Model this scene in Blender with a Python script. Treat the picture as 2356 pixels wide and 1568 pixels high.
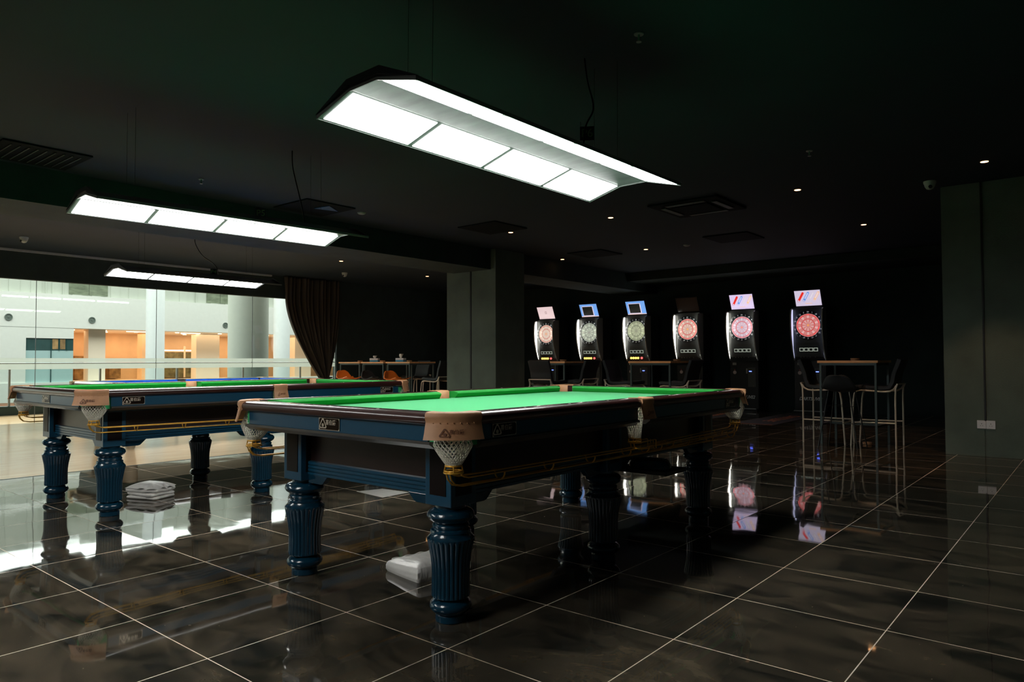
import bpy, bmesh, math, random
from mathutils import Vector, Matrix
PI = math.pi
random.seed(7)
S = bpy.context.scene
for o in list(bpy.data.objects):
    bpy.data.objects.remove(o)
COL = S.collection

# ------------------------------------------------------------------ camera
RT = Vector((0.76946802, 0.63867749, -0.00316536))
UP = Vector((0.02050165, -0.01974594, 0.99959481))
FW = Vector((-0.6383562, 0.76922114, 0.02828781))
cd = bpy.data.cameras.new('camera')
cam = bpy.data.objects.new('camera', cd)
COL.objects.link(cam)
m = Matrix((RT, UP, -FW)).transposed().to_4x4()
m.translation = Vector((1.8696, -2.4808, 1.0502))
cam.matrix_world = m
cd.sensor_fit = 'HORIZONTAL'
cd.sensor_width = 36.0
cd.lens = 1640.46 / 2356 * 36.0
cd.clip_start = 0.05
cd.clip_end = 200
S.camera = cam

# ------------------------------------------------------------------ world, exposure
w = bpy.data.worlds.new('world')
S.world = w
w.use_nodes = True
w.node_tree.nodes['Background'].inputs[0].default_value = (0.55, 0.75, 0.8, 1)
w.node_tree.nodes['Background'].inputs[1].default_value = 0.02
S.view_settings.view_transform = 'Standard'
S.view_settings.look = 'None'
S.view_settings.exposure = 0.0
S.view_settings.gamma = 1.0
S.view_settings.use_curve_mapping = False

def area_light(name, loc, rot, sx, sy, power, color):
    d = bpy.data.lights.new(name, 'AREA')
    d.shape = 'RECTANGLE'
    d.size = sx
    d.size_y = sy
    d.energy = power
    d.color = color
    o = bpy.data.objects.new(name, d)
    o.location = loc
    o.rotation_euler = rot
    COL.objects.link(o)
    return o
# daylight through the mall's glass roof, and the warm light inside the shops across the atrium
area_light('skylight', (-22.3, 3, 10.5), (0, 0, 0), 13, 46, 9600, (0.98, 1.0, 0.95))
area_light('walkway_light', (-16.4, 4, 3.5), (0, math.radians(-50), 0), 0.7, 15, 230, (0.95, 1.0, 0.97))
area_light('shop_light', (-32.3, 14, 2.36), (0, 0, 0), 3.4, 11, 230, (1.0, 0.68, 0.42))
PANEL = 18.0      # luminance of the lamps over the pool tables

# ------------------------------------------------------------------ materials
MATS = {}
def mat(name, col=(0.5, 0.5, 0.5), rough=0.5, metal=0.0, emit=None, strength=0.0, coat=0.0,
        noise=0.0, nscale=8.0, bump=0.0, bscale=60.0, spec=0.5, sheen=0.0, stretch=(1, 1, 1), trans=0.0):
    if name in MATS:
        return MATS[name]
    m = bpy.data.materials.new(name)
    m.use_nodes = True
    nt = m.node_tree
    b = nt.nodes['Principled BSDF']
    b.inputs['Base Color'].default_value = (*col, 1)
    b.inputs['Roughness'].default_value = rough
    b.inputs['Metallic'].default_value = metal
    b.inputs['Specular IOR Level'].default_value = spec
    b.inputs['Coat Weight'].default_value = coat
    b.inputs['Coat Roughness'].default_value = 0.06
    b.inputs['Sheen Weight'].default_value = sheen
    b.inputs['Transmission Weight'].default_value = trans
    tc = nt.nodes.new('ShaderNodeTexCoord')
    mp = nt.nodes.new('ShaderNodeMapping')
    mp.inputs['Scale'].default_value = stretch
    nt.links.new(tc.outputs['Object'], mp.inputs['Vector'])
    if noise > 0:
        n = nt.nodes.new('ShaderNodeTexNoise')
        n.inputs['Scale'].default_value = nscale
        n.inputs['Detail'].default_value = 5
        nt.links.new(mp.outputs[0], n.inputs['Vector'])
        r = nt.nodes.new('ShaderNodeMapRange')
        r.inputs['From Min'].default_value = 0.3
        r.inputs['From Max'].default_value = 0.7
        r.inputs['To Min'].default_value = 1 - noise
        r.inputs['To Max'].default_value = 1 + noise
        nt.links.new(n.outputs['Fac'], r.inputs['Value'])
        mx = nt.nodes.new('ShaderNodeVectorMath')
        mx.operation = 'SCALE'
        mx.inputs[0].default_value = col
        nt.links.new(r.outputs[0], mx.inputs['Scale'])
        nt.links.new(mx.outputs[0], b.inputs['Base Color'])
    if bump > 0:
        n2 = nt.nodes.new('ShaderNodeTexNoise')
        n2.inputs['Scale'].default_value = bscale
        n2.inputs['Detail'].default_value = 3
        nt.links.new(mp.outputs[0], n2.inputs['Vector'])
        bp = nt.nodes.new('ShaderNodeBump')
        bp.inputs['Strength'].default_value = bump
        bp.inputs['Distance'].default_value = 0.01
        nt.links.new(n2.outputs['Fac'], bp.inputs['Height'])
        nt.links.new(bp.outputs[0], b.inputs['Normal'])
    if emit:
        b.inputs['Emission Color'].default_value = (*emit, 1)
        b.inputs['Emission Strength'].default_value = strength
    MATS[name] = m
    return m

def floor_material():
    m = bpy.data.materials.new('dark_tile')
    m.use_nodes = True
    nt = m.node_tree
    N = nt.nodes.new
    L = nt.links.new
    b = nt.nodes['Principled BSDF']
    geo = N('ShaderNodeNewGeometry')
    sc = N('ShaderNodeVectorMath'); sc.operation = 'MULTIPLY'
    sc.inputs[1].default_value = (1 / 0.5983, 1 / 0.6016, 1)
    L(geo.outputs['Position'], sc.inputs[0])
    fl = N('ShaderNodeVectorMath'); fl.operation = 'FLOOR'
    L(sc.outputs[0], fl.inputs[0])
    fr = N('ShaderNodeVectorMath'); fr.operation = 'FRACTION'
    L(sc.outputs[0], fr.inputs[0])
    sep = N('ShaderNodeSeparateXYZ'); L(fr.outputs[0], sep.inputs[0])
    def edge(sock):
        a = N('ShaderNodeMath'); a.operation = 'SUBTRACT'; a.inputs[1].default_value = 0.5; L(sock, a.inputs[0])
        c = N('ShaderNodeMath'); c.operation = 'ABSOLUTE'; L(a.outputs[0], c.inputs[0])
        return c.outputs[0]
    mxn = N('ShaderNodeMath'); mxn.operation = 'MAXIMUM'
    L(edge(sep.outputs[0]), mxn.inputs[0]); L(edge(sep.outputs[1]), mxn.inputs[1])
    gr = N('ShaderNodeMath'); gr.operation = 'GREATER_THAN'; gr.inputs[1].default_value = 0.4968
    L(mxn.outputs[0], gr.inputs[0])
    # smudged dark tile colour
    n1 = N('ShaderNodeTexNoise'); n1.inputs['Scale'].default_value = 2.2; n1.inputs['Detail'].default_value = 9; n1.inputs['Roughness'].default_value = 0.68
    n1.inputs['Distortion'].default_value = 1.4
    mp = N('ShaderNodeMapping'); mp.inputs['Rotation'].default_value = (0, 0, 0.5); mp.inputs['Scale'].default_value = (1, 2.1, 1)
    L(geo.outputs['Position'], mp.inputs[0]); L(mp.outputs[0], n1.inputs['Vector'])
    cr = N('ShaderNodeValToRGB')
    cr.color_ramp.elements[0].position = 0.38; cr.color_ramp.elements[0].color = (0.016, 0.016, 0.013, 1)
    cr.color_ramp.elements[1].position = 0.68; cr.color_ramp.elements[1].color = (0.105, 0.082, 0.054, 1)
    L(n1.outputs['Fac'], cr.inputs[0])
    # small chips and dust specks
    vo = N('ShaderNodeTexNoise'); vo.inputs['Scale'].default_value = 42; vo.inputs['Detail'].default_value = 2
    L(geo.outputs['Position'], vo.inputs['Vector'])
    g2 = N('ShaderNodeMath'); g2.operation = 'GREATER_THAN'; g2.inputs[1].default_value = 0.775
    L(vo.outputs['Fac'], g2.inputs[0])
    mxs = N('ShaderNodeMix'); mxs.data_type = 'RGBA'
    L(g2.outputs[0], mxs.inputs['Factor']); L(cr.outputs[0], mxs.inputs['A']); mxs.inputs['B'].default_value = (0.3, 0.27, 0.23, 1)
    mxc = N('ShaderNodeMix'); mxc.data_type = 'RGBA'
    L(gr.outputs[0], mxc.inputs['Factor']); L(mxs.outputs['Result'], mxc.inputs['A'])
    mxc.inputs['B'].default_value = (0.85, 0.72, 0.58, 1)
    L(mxc.outputs['Result'], b.inputs['Base Color'])
    # gloss: polished, grout matt
    rr = N('ShaderNodeMapRange'); rr.inputs['To Min'].default_value = 0.025; rr.inputs['To Max'].default_value = 0.07
    rr.inputs['From Min'].default_value = 0.4; rr.inputs['From Max'].default_value = 0.8
    L(n1.outputs['Fac'], rr.inputs['Value'])
    mr = N('ShaderNodeMix'); mr.data_type = 'FLOAT'
    L(gr.outputs[0], mr.inputs['Factor']); L(rr.outputs[0], mr.inputs['A']); mr.inputs['B'].default_value = 0.6
    L(mr.outputs['Result'], b.inputs['Roughness'])
    b.inputs['IOR'].default_value = 1.55
    # every tile lies a touch out of level
    wn = N('ShaderNodeTexWhiteNoise'); wn.noise_dimensions = '3D'; L(fl.outputs[0], wn.inputs['Vector'])
    s1 = N('ShaderNodeVectorMath'); s1.operation = 'SUBTRACT'; s1.inputs[1].default_value = (0.5, 0.5, 0.5); L(wn.outputs['Color'], s1.inputs[0])
    s2 = N('ShaderNodeVectorMath'); s2.operation = 'MULTIPLY'; s2.inputs[1].default_value = (0.008, 0.008, 0); L(s1.outputs[0], s2.inputs[0])
    nn = N('ShaderNodeTexNoise'); nn.inputs['Scale'].default_value = 3.2; nn.inputs['Detail'].default_value = 1; L(geo.outputs['Position'], nn.inputs['Vector'])
    s3 = N('ShaderNodeVectorMath'); s3.operation = 'SUBTRACT'; s3.inputs[1].default_value = (0.5, 0.5, 0.5); L(nn.outputs['Color'], s3.inputs[0])
    s4 = N('ShaderNodeVectorMath'); s4.operation = 'MULTIPLY'; s4.inputs[1].default_value = (0.012, 0.012, 0); L(s3.outputs[0], s4.inputs[0])
    a1 = N('ShaderNodeVectorMath'); L(geo.outputs['Normal'], a1.inputs[0]); L(s2.outputs[0], a1.inputs[1])
    a2 = N('ShaderNodeVectorMath'); L(a1.outputs[0], a2.inputs[0]); L(s4.outputs[0], a2.inputs[1])
    nz = N('ShaderNodeVectorMath'); nz.operation = 'NORMALIZE'; L(a2.outputs[0], nz.inputs[0])
    L(nz.outputs[0], b.inputs['Normal'])
    return m

def beige_floor_material():
    m = bpy.data.materials.new('beige_floor')
    m.use_nodes = True
    nt = m.node_tree; N = nt.nodes.new; L = nt.links.new
    b = nt.nodes['Principled BSDF']
    geo = N('ShaderNodeNewGeometry')
    mp = N('ShaderNodeMapping'); mp.inputs['Scale'].default_value = (9, 0.8, 1); L(geo.outputs['Position'], mp.inputs[0])
    n = N('ShaderNodeTexNoise'); n.inputs['Scale'].default_value = 2.5; n.inputs['Detail'].default_value = 6; L(mp.outputs[0], n.inputs['Vector'])
    cr = N('ShaderNodeValToRGB')
    cr.color_ramp.elements[0].position = 0.3; cr.color_ramp.elements[0].color = (0.80, 0.52, 0.29, 1)
    cr.color_ramp.elements[1].position = 0.7; cr.color_ramp.elements[1].color = (0.95, 0.68, 0.42, 1)
    L(n.outputs['Fac'], cr.inputs[0]); L(cr.outputs[0], b.inputs['Base Color'])
    b.inputs['Roughness'].default_value = 0.16
    b.inputs['IOR'].default_value = 1.22
    return m

def mix_glass(name, tint, frost=0.0):
    m = bpy.data.materials.new(name)
    m.use_nodes = True
    nt = m.node_tree; N = nt.nodes.new; L = nt.links.new
    nt.nodes.clear()
    out = N('ShaderNodeOutputMaterial')
    t = N('ShaderNodeBsdfTransparent'); t.inputs[0].default_value = (*tint, 1)
    g = N('ShaderNodeBsdfGlossy'); g.inputs['Roughness'].default_value = 0.02
    f = N('ShaderNodeFresnel'); f.inputs[0].default_value = 1.3
    mx = N('ShaderNodeMixShader'); L(f.outputs[0], mx.inputs[0]); L(t.outputs[0], mx.inputs[1]); L(g.outputs[0], mx.inputs[2])
    last = mx
    if frost > 0:
        d = N('ShaderNodeBsdfTranslucent'); d.inputs[0].default_value = (0.93, 0.97, 0.94, 1)
        d2 = N('ShaderNodeBsdfDiffuse'); d2.inputs[0].default_value = (0.75, 0.8, 0.78, 1)
        m3 = N('ShaderNodeMixShader'); m3.inputs[0].default_value = 0.3; L(d.outputs[0], m3.inputs[1]); L(d2.outputs[0], m3.inputs[2])
        m2 = N('ShaderNodeMixShader'); m2.inputs[0].default_value = frost; L(mx.outputs[0], m2.inputs[1]); L(m3.outputs[0], m2.inputs[2])
        last = m2
    L(last.outputs[0], out.inputs[0])
    return m

def board_material(name, c_out, c_a, c_b, c_bull, strength):
    """Segmented soft-tip board lit from behind: polar pattern about the object's origin (disc in XZ)."""
    m = bpy.data.materials.new(name)
    m.use_nodes = True
    nt = m.node_tree; N = nt.nodes.new; L = nt.links.new
    b = nt.nodes['Principled BSDF']
    tc = N('ShaderNodeTexCoord'); sp = N('ShaderNodeSeparateXYZ'); L(tc.outputs['Object'], sp.inputs[0])
    def M(op, a, bb=None):
        n = N('ShaderNodeMath'); n.operation = op
        for i, v in enumerate((a, bb)):
            if v is None: continue
            if isinstance(v, (int, float)): n.inputs[i].default_value = v
            else: L(v, n.inputs[i])
        return n.outputs[0]
    r = M('SQRT', M('ADD', M('POWER', sp.outputs[0], 2.0), M('POWER', sp.outputs[2], 2.0)))
    ang = M('MULTIPLY', M('ADD', M('DIVIDE', M('ARCTAN2', sp.outputs[0], sp.outputs[2]), 2 * PI), 0.525), 20.0)
    par = M('MODULO', M('FLOOR', ang), 2.0)
    fr = M('FRACT', ang)
    line = M('GREATER_THAN', M('ABSOLUTE', M('SUBTRACT', fr, 0.5)), 0.455)
    def ring(r0, r1):
        return M('MULTIPLY', M('GREATER_THAN', r, r0), M('LESS_THAN', r, r1))
    def mixc(f, a, c):
        n = N('ShaderNodeMix'); n.data_type = 'RGBA'; L(f, n.inputs['Factor'])
        for k, v in (('A', a), ('B', c)):
            if isinstance(v, tuple): n.inputs[k].default_value = (*v, 1)
            else: L(v, n.inputs[k])
        return n.outputs['Result']
    col = mixc(par, c_a, c_b)
    dbl = ring(0.195, 0.219)
    tre = ring(0.115, 0.133)
    col = mixc(M('MAXIMUM', dbl, tre), col, mixc(par, c_out, tuple(min(1, 0.5 * x + 0.25 * y) for x, y in zip(c_out, c_a))))
    dark = tuple(0.25 * x for x in c_a)
    col = mixc(line, col, dark)
    for rr in (0.195, 0.133, 0.115, 0.040):
        col = mixc(ring(rr - 0.0018, rr + 0.0018), col, dark)
    col = mixc(ring(-1, 0.022), col, c_bull)
    col = mixc(ring(-1, 0.009), col, tuple(min(1, x + 0.3) for x in c_bull))
    L(col, b.inputs['Base Color']); L(col, b.inputs['Emission Color'])
    b.inputs['Emission Strength'].default_value = strength
    b.inputs['Roughness'].default_value = 0.4
    return m

BLUE = mat('navy_lacquer', (0.003, 0.034, 0.064), 0.22, coat=0.6, noise=0.06, nscale=3)
BLUEP = mat('navy_panel', (0.004, 0.058, 0.112), 0.34, coat=0.25, noise=0.06, nscale=3, bump=0.02, bscale=200)
INSET = mat('dark_maroon_inset', (0.006, 0.003, 0.003), 0.35, spec=0.3, noise=0.2, nscale=4)
RAILW = mat('mahogany_rail', (0.040, 0.010, 0.008), 0.36, coat=0.35, noise=0.25, nscale=5, stretch=(1, 1, 6))
OAK = mat('dark_wood_veneer', (0.018, 0.006, 0.005), 0.38, noise=0.5, nscale=3, stretch=(1, 1, 10), bump=0.08, bscale=30)
LEDGE = mat('ledge_grey_brown', (0.06, 0.052, 0.046), 0.4, noise=0.15)
CLOTH = mat('green_baize', (0.040, 0.45, 0.15), 0.9, sheen=0.22, noise=0.03, nscale=120, bump=0.03, bscale=400)
CUSH = mat('green_baize_dim', (0.002, 0.30, 0.03), 0.85, sheen=0.12, noise=0.04, nscale=90, bump=0.03, bscale=400)  # the bed's cloth in a darker copy; the bed's colour carries grazing sheen
LEATHER = mat('tan_leather', (0.58, 0.29, 0.145), 0.5, noise=0.10, nscale=14, bump=0.06, bscale=180)
BRAND = mat('burnt_leather_mark', (0.16, 0.06, 0.03), 0.6)
NET = mat('white_cord', (0.72, 0.68, 0.58), 0.8, noise=0.1, nscale=60, bump=0.1, bscale=300)
BRASS = mat('brass_rod', (0.78, 0.42, 0.06), 0.3, metal=0.5, noise=0.1, nscale=30)
CHROME = mat('chrome', (0.75, 0.73, 0.70), 0.18, metal=1.0)
PLATE = mat('plate_black', (0.02, 0.012, 0.008), 0.12, metal=0.4)
ENGR = mat('plate_engraving', (0.72, 0.62, 0.50), 0.28, metal=0.55)
SIGHT = mat('pearl_sight', (0.8, 0.75, 0.7), 0.3)
PAINT = mat('plaster_dim', (0.020, 0.036, 0.035), 0.85, noise=0.2, nscale=3, bump=0.25, bscale=90)  # the pillars' paint again, darker to stand for weaker light on these walls
PILLAR = mat('olive_grey_plaster', (0.112, 0.145, 0.115), 0.85, noise=0.15, nscale=2.5, bump=0.35, bscale=110)
CEIL = mat('ceiling_black_paint', (0.007, 0.019, 0.033), 0.8, noise=0.12, nscale=1.2)
GROOVE = mat('conduit_black', (0.004, 0.005, 0.005), 0.5)
BLACK = mat('black_plastic', (0.006, 0.008, 0.009), 0.35, noise=0.1)
BLACKG = mat('black_gloss_panel', (0.05, 0.053, 0.053), 0.34, coat=0.2)
VENT = mat('black_vent', (0.006, 0.009, 0.010), 0.8, spec=0.1)
VENTL = mat('vent_fin_grey', (0.05, 0.065, 0.06), 0.5, spec=0.3)
WHITEM = mat('white_enamel', (0.75, 0.76, 0.76), 0.4)
LAMPB = mat('lamp_black_shell', (0.01, 0.012, 0.015), 0.35)
LAMPR = mat('lamp_grey_reflector', (0.24, 0.24, 0.26), 0.3, noise=0.25, nscale=5, stretch=(1, 3, 1))
LAMPE = mat('lamp_edge', (0.16, 0.175, 0.17), 0.45)
PANELM = mat('lamp_diffuser', (0.9, 0.9, 0.9), 0.5, emit=(0.98, 1.0, 0.97), strength=PANEL)
WARM = mat('downlight_glow', (0.9, 0.6, 0.4), 0.5, emit=(1.0, 0.48, 0.20), strength=9.0)
SILVER = mat('silver_cover_cloth', (0.78, 0.75, 0.71), 0.38, metal=0.1, noise=0.06, nscale=9, bump=0.55, bscale=11, stretch=(1, 3.2, 1))
CURT = mat('dark_brown_curtain', (0.058, 0.046, 0.034), 0.8, noise=0.3, nscale=12, stretch=(1, 1, .1), bump=0.1, bscale=60)
TOPW = mat('light_wood_top', (0.80, 0.40, 0.16), 0.45, noise=0.18, nscale=4, stretch=(1, 8, 1))
STEEL = mat('dark_teal_steel', (0.055, 0.085, 0.085), 0.45, metal=0.3)
TANM = mat('champagne_tube', (0.62, 0.54, 0.43), 0.35, metal=0.3)
UPH = mat('black_upholstery', (0.010, 0.013, 0.015), 0.6, noise=0.2, bump=0.1, bscale=200)
ORANGE = mat('orange_shell', (0.75, 0.19, 0.02), 0.4, noise=0.05)
TISS = mat('tissue_paper', (0.75, 0.66, 0.58), 0.9)
BOXB = mat('tissue_box_blue', (0.05, 0.33, 0.52), 0.5)
GLASSA = mat('amber_glass', (0.75, 0.42, 0.22), 0.12, trans=0.5)
MALLW = mat('mall_white_wall', (0.67, 0.68, 0.64), 0.7, noise=0.02)
MALLG = mat('mall_grey_wall', (0.44, 0.47, 0.41), 0.7, noise=0.03, nscale=1)
MALLC = mat('mall_column_white', (0.82, 0.86, 0.86), 0.5, noise=0.02)
WINDK = mat('mall_dark_window', (0.03, 0.075, 0.075), 0.2, noise=0.3, nscale=1.5)
WINGR = mat('mall_grey_window', (0.16, 0.19, 0.13), 0.3, noise=0.35, nscale=2.5, stretch=(1, 1, 3))
FROSTW = mat('frosted_teal', (0.35, 0.50, 0.50), 0.6)
SHOPW = mat('shop_warm_wall', (0.88, 0.62, 0.40), 0.7, noise=0.12, nscale=1)
SHOPD = mat('shop_dark_fitting', (0.28, 0.17, 0.07), 0.6, noise=0.5, nscale=4)
SHOPT = mat('shop_cream_pillar', (0.85, 0.72, 0.58), 0.6)
LEDW = mat('white_led', (1, 1, 1), 0.5, emit=(0.95, 1.0, 0.97), strength=2.2)
SHOPL = mat('shop_ceiling_light', (1, 0.9, 0.75), 0.5, emit=(1.0, 0.82, 0.62), strength=3.0)
KERB = mat('dark_green_kerb', (0.012, 0.05, 0.05), 0.25)
GREYM = mat('grey_metal', (0.28, 0.30, 0.29), 0.35, metal=0.5)
GREENT = mat('green_sign_print', (0.40, 0.65, 0.25), 0.6)
SIGNP = mat('sign_plate_dark', (0.012, 0.03, 0.03), 0.3)
BLUETAPE = mat('blue_plastic', (0.01, 0.10, 0.30), 0.4)
GLASS = mix_glass('clear_glass', (0.93, 0.97, 0.95))
FROST = mix_glass('frosted_film', (0.93, 0.97, 0.95), 0.72)
for m_, cw, cr_ in ((BLUEP, 0.8, 0.14), (OAK, 0.65, 0.2), (RAILW, 1.0, 0.12), (LEDGE, 0.5, 0.2)):
    m_.node_tree.nodes['Principled BSDF'].inputs['Coat Weight'].default_value = cw
    m_.node_tree.nodes['Principled BSDF'].inputs['Coat Roughness'].default_value = cr_
FLOORM = floor_material()
BEIGE = beige_floor_material()

# ------------------------------------------------------------------ mesh helpers
class MB:
    def __init__(s): s.v = []; s.f = []; s.mi = []; s.cur = 0
    def add(s, vs, fs):
        k = len(s.v)
        s.v += [tuple(v) for v in vs]
        s.f += [tuple(i + k for i in f) for f in fs]
        s.mi += [s.cur] * len(fs)
        return s
    def box(s, x0, x1, y0, y1, z0, z1):
        return s.add([(x0,y0,z0),(x1,y0,z0),(x1,y1,z0),(x0,y1,z0),(x0,y0,z1),(x1,y0,z1),(x1,y1,z1),(x0,y1,z1)],
                     [(0,3,2,1),(4,5,6,7),(0,1,5,4),(1,2,6,5),(2,3,7,6),(3,0,4,7)])
    def prism(s, poly, axis, a, b):
        """poly in the plane perpendicular to axis, extruded from a to b. axis x: (y,z); y: (x,z); z: (x,y)"""
        def P(p, t):
            return {'x': (t, p[0], p[1]), 'y': (p[0], t, p[1]), 'z': (p[0], p[1], t)}[axis]
        n = len(poly)
        vs = [P(p, a) for p in poly] + [P(p, b) for p in poly]
        fs = [tuple(range(n))[::-1], tuple(range(n, 2 * n))] + [(i, (i + 1) % n, n + (i + 1) % n, n + i) for i in range(n)]
        return s.add(vs, fs)
    def tube(s, pts, r, n=8, closed=False, caps=True):
        pts = [Vector(p) for p in pts]
        rs = r if isinstance(r, (list, tuple)) else [r] * len(pts)
        m = len(pts)
        vs = []
        prev = None
        for i, p in enumerate(pts):
            a = pts[(i - 1) % m] if (closed or i > 0) else p
            b = pts[(i + 1) % m] if (closed or i < m - 1) else p
            t = (b - a)
            t = t.normalized() if t.length > 1e-9 else Vector((0, 0, 1))
            if prev is None:
                up = Vector((0, 0, 1)) if abs(t.z) < 0.9 else Vector((1, 0, 0))
                u = t.cross(up).normalized()
            else:
                u = (prev - t * prev.dot(t)).normalized()
            prev = u
            w_ = t.cross(u)
            for k in range(n):
                an = 2 * PI * k / n
                vs.append(p + (u * math.cos(an) + w_ * math.sin(an)) * rs[i])
        fs = []
        for i in range(m if closed else m - 1):
            for k in range(n):
                a, b = i * n + k, i * n + (k + 1) % n
                j = (i + 1) % m
                fs.append((a, b, j * n + (k + 1) % n, j * n + k))
        if not closed and caps:
            fs += [tuple(range(n))[::-1], tuple(range((m - 1) * n, m * n))]
        return s.add(vs, fs)
    def lathe(s, prof, n=32, c=(0, 0, 0), flute=None, axis='z', ring=False):
        if ring: prof = list(prof) + [prof[0]]
        vs = []
        for (r, z) in prof:
            for k in range(n):
                a = 2 * PI * k / n
                rr = r * (flute(a, z) if flute else 1)
                x, y = rr * math.cos(a), rr * math.sin(a)
                if axis == 'z': vs.append((c[0] + x, c[1] + y, c[2] + z))
                elif axis == 'y': vs.append((c[0] + x, c[1] + z, c[2] + y))
                else: vs.append((c[0] + z, c[1] + x, c[2] + y))
        m = len(prof)
        fs = [(i * n + k, i * n + (k + 1) % n, (i + 1) * n + (k + 1) % n, (i + 1) * n + k) for i in range(m - 1) for k in range(n)]
        if not ring: fs += [tuple(range(n))[::-1], tuple(range((m - 1) * n, m * n))]
        return s.add(vs, fs)
    def grid(s, fn, nu, nv, closed_u=False):
        vs = [fn(i / (nu if closed_u else nu - 1), j / (nv - 1)) for j in range(nv) for i in range(nu)]
        fs = []
        for j in range(nv - 1):
            for i in range(nu if closed_u else nu - 1):
                i2 = (i + 1) % nu
                fs.append((j * nu + i, j * nu + i2, (j + 1) * nu + i2, (j + 1) * nu + i))
        return s.add(vs, fs)
    def build(s, name, mats, parent=None, smooth=False, bevel=0.0, seg=2, solid=0.0, loc=None, kind=None, sub=0):
        me = bpy.data.meshes.new(name)
        me.from_pydata(s.v, [], s.f)
        if not isinstance(mats, (list, tuple)): mats = [mats]
        for mm in mats: me.materials.append(mm)
        if len(mats) > 1:
            for p, i in zip(me.polygons, s.mi): p.material_index = i
        bm = bmesh.new(); bm.from_mesh(me)
        bmesh.ops.recalc_face_normals(bm, faces=bm.faces[:])
        bm.to_mesh(me); bm.free()
        if smooth:
            for p in me.polygons: p.use_smooth = True
            try: me.set_sharp_from_angle(angle=math.radians(smooth if smooth > 1 else 40))
            except Exception: pass
        o = bpy.data.objects.new(name, me)
        COL.objects.link(o)
        if parent: o.parent = parent
        if loc: o.location = loc
        if solid:
            md = o.modifiers.new('s', 'SOLIDIFY'); md.thickness = solid; md.offset = 0
        if bevel:
            md = o.modifiers.new('b', 'BEVEL'); md.width = bevel; md.segments = seg; md.limit_method = 'ANGLE'
        if sub:
            md = o.modifiers.new('u', 'SUBSURF'); md.levels = sub; md.render_levels = sub
        if kind: o['kind'] = kind
        return o

def thing(name, label, cat, loc=(0, 0, 0), rz=0.0, group=None):
    o = bpy.data.objects.new(name, None)
    o.empty_display_size = 0.1
    COL.objects.link(o)
    o.location = loc; o.rotation_euler = (0, 0, rz)
    return tag(o, label, cat, group)
def tag(o, label, cat, group=None):
    o['label'] = label; o['category'] = cat
    if group: o['group'] = group
    return o
def struct(name, mb, m, **k):
    o = mb.build(name, m, **k); o['kind'] = 'structure'; return o
def kids(o): return [c for c in bpy.data.objects if c.parent == o]
CH = {}
def copy_tree(o, parent=None):
    global CH
    if parent is None:
        CH = {}
        for c in bpy.data.objects:
            if c.parent: CH.setdefault(c.parent.name, []).append(c)
    c = o.copy(); COL.objects.link(c); c.parent = parent
    for ch in CH.get(o.name, []): copy_tree(ch, c)
    return c
def dup(o, label, loc=None, rz=None, group=None):
    c = copy_tree(o)
    c['label'] = label
    if group: c['group'] = group
    if loc is not None: c.location = loc
    if rz is not None: c.rotation_euler = (0, 0, rz)
    return c

_TXT = {}
def text_polys(txt, size, bold=0.0, shear=0.0):
    key = (txt, size, bold, shear)
    if key in _TXT: return _TXT[key]
    cu = bpy.data.curves.new('t', 'FONT')
    cu.body = txt; cu.size = size; cu.align_x = 'CENTER'; cu.align_y = 'CENTER'
    cu.shear = shear; cu.offset = bold; cu.resolution_u = 3
    o = bpy.data.objects.new('t', cu); COL.objects.link(o)
    dg = bpy.context.evaluated_depsgraph_get()
    me = bpy.data.meshes.new_from_object(o.evaluated_get(dg))
    vs = [tuple(v.co) for v in me.vertices]; fs = [tuple(p.vertices) for p in me.polygons]
    bpy.data.objects.remove(o); bpy.data.curves.remove(cu); bpy.data.meshes.remove(me)
    _TXT[key] = (vs, fs)
    return vs, fs
def flat_text(mb, txt, size, fn, dx=0, dy=0, bold=0.0, shear=0.0, sx=1.0):
    vs, fs = text_polys(txt, size, bold, shear)
    mb.add([fn(v[0] * sx + dx, v[1] + dy) for v in vs], fs)
def logo(mb, s, fn, small=True):
    """triangle with a ball, three characters, a small line under them; s = overall width"""
    h = s * 0.36
    def ringtri(r0, r1, cx, cy):
        pts = []
        for r in (r0, r1):
            for k in range(3):
                a = PI / 2 + k * 2 * PI / 3
                for da in (-0.16, 0.16):
                    pts.append((cx + r * math.cos(a + da), cy + 0.92 * r * math.sin(a + da)))
        mb.add([fn(*p) for p in pts], [(i, (i + 1) % 6, 6 + (i + 1) % 6, 6 + i) for i in range(6)])
    cx = -s * 0.33
    ringtri(h * 0.62, h * 0.44, cx, -h * 0.10)
    n = 18
    mb.add([fn(cx + h * 0.17 * math.cos(2 * PI * k / n), -h * 0.16 + h * 0.17 * math.sin(2 * PI * k / n)) for k in range(n)], [tuple(range(n))])
    flat_text(mb, '喜伯爵', s * 0.185, fn, dx=s * 0.10, dy=0.03 * s, bold=s * 0.003)
    flat_text(mb, 'R', s * 0.035, fn, dx=s * 0.405, dy=s * 0.11)

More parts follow.
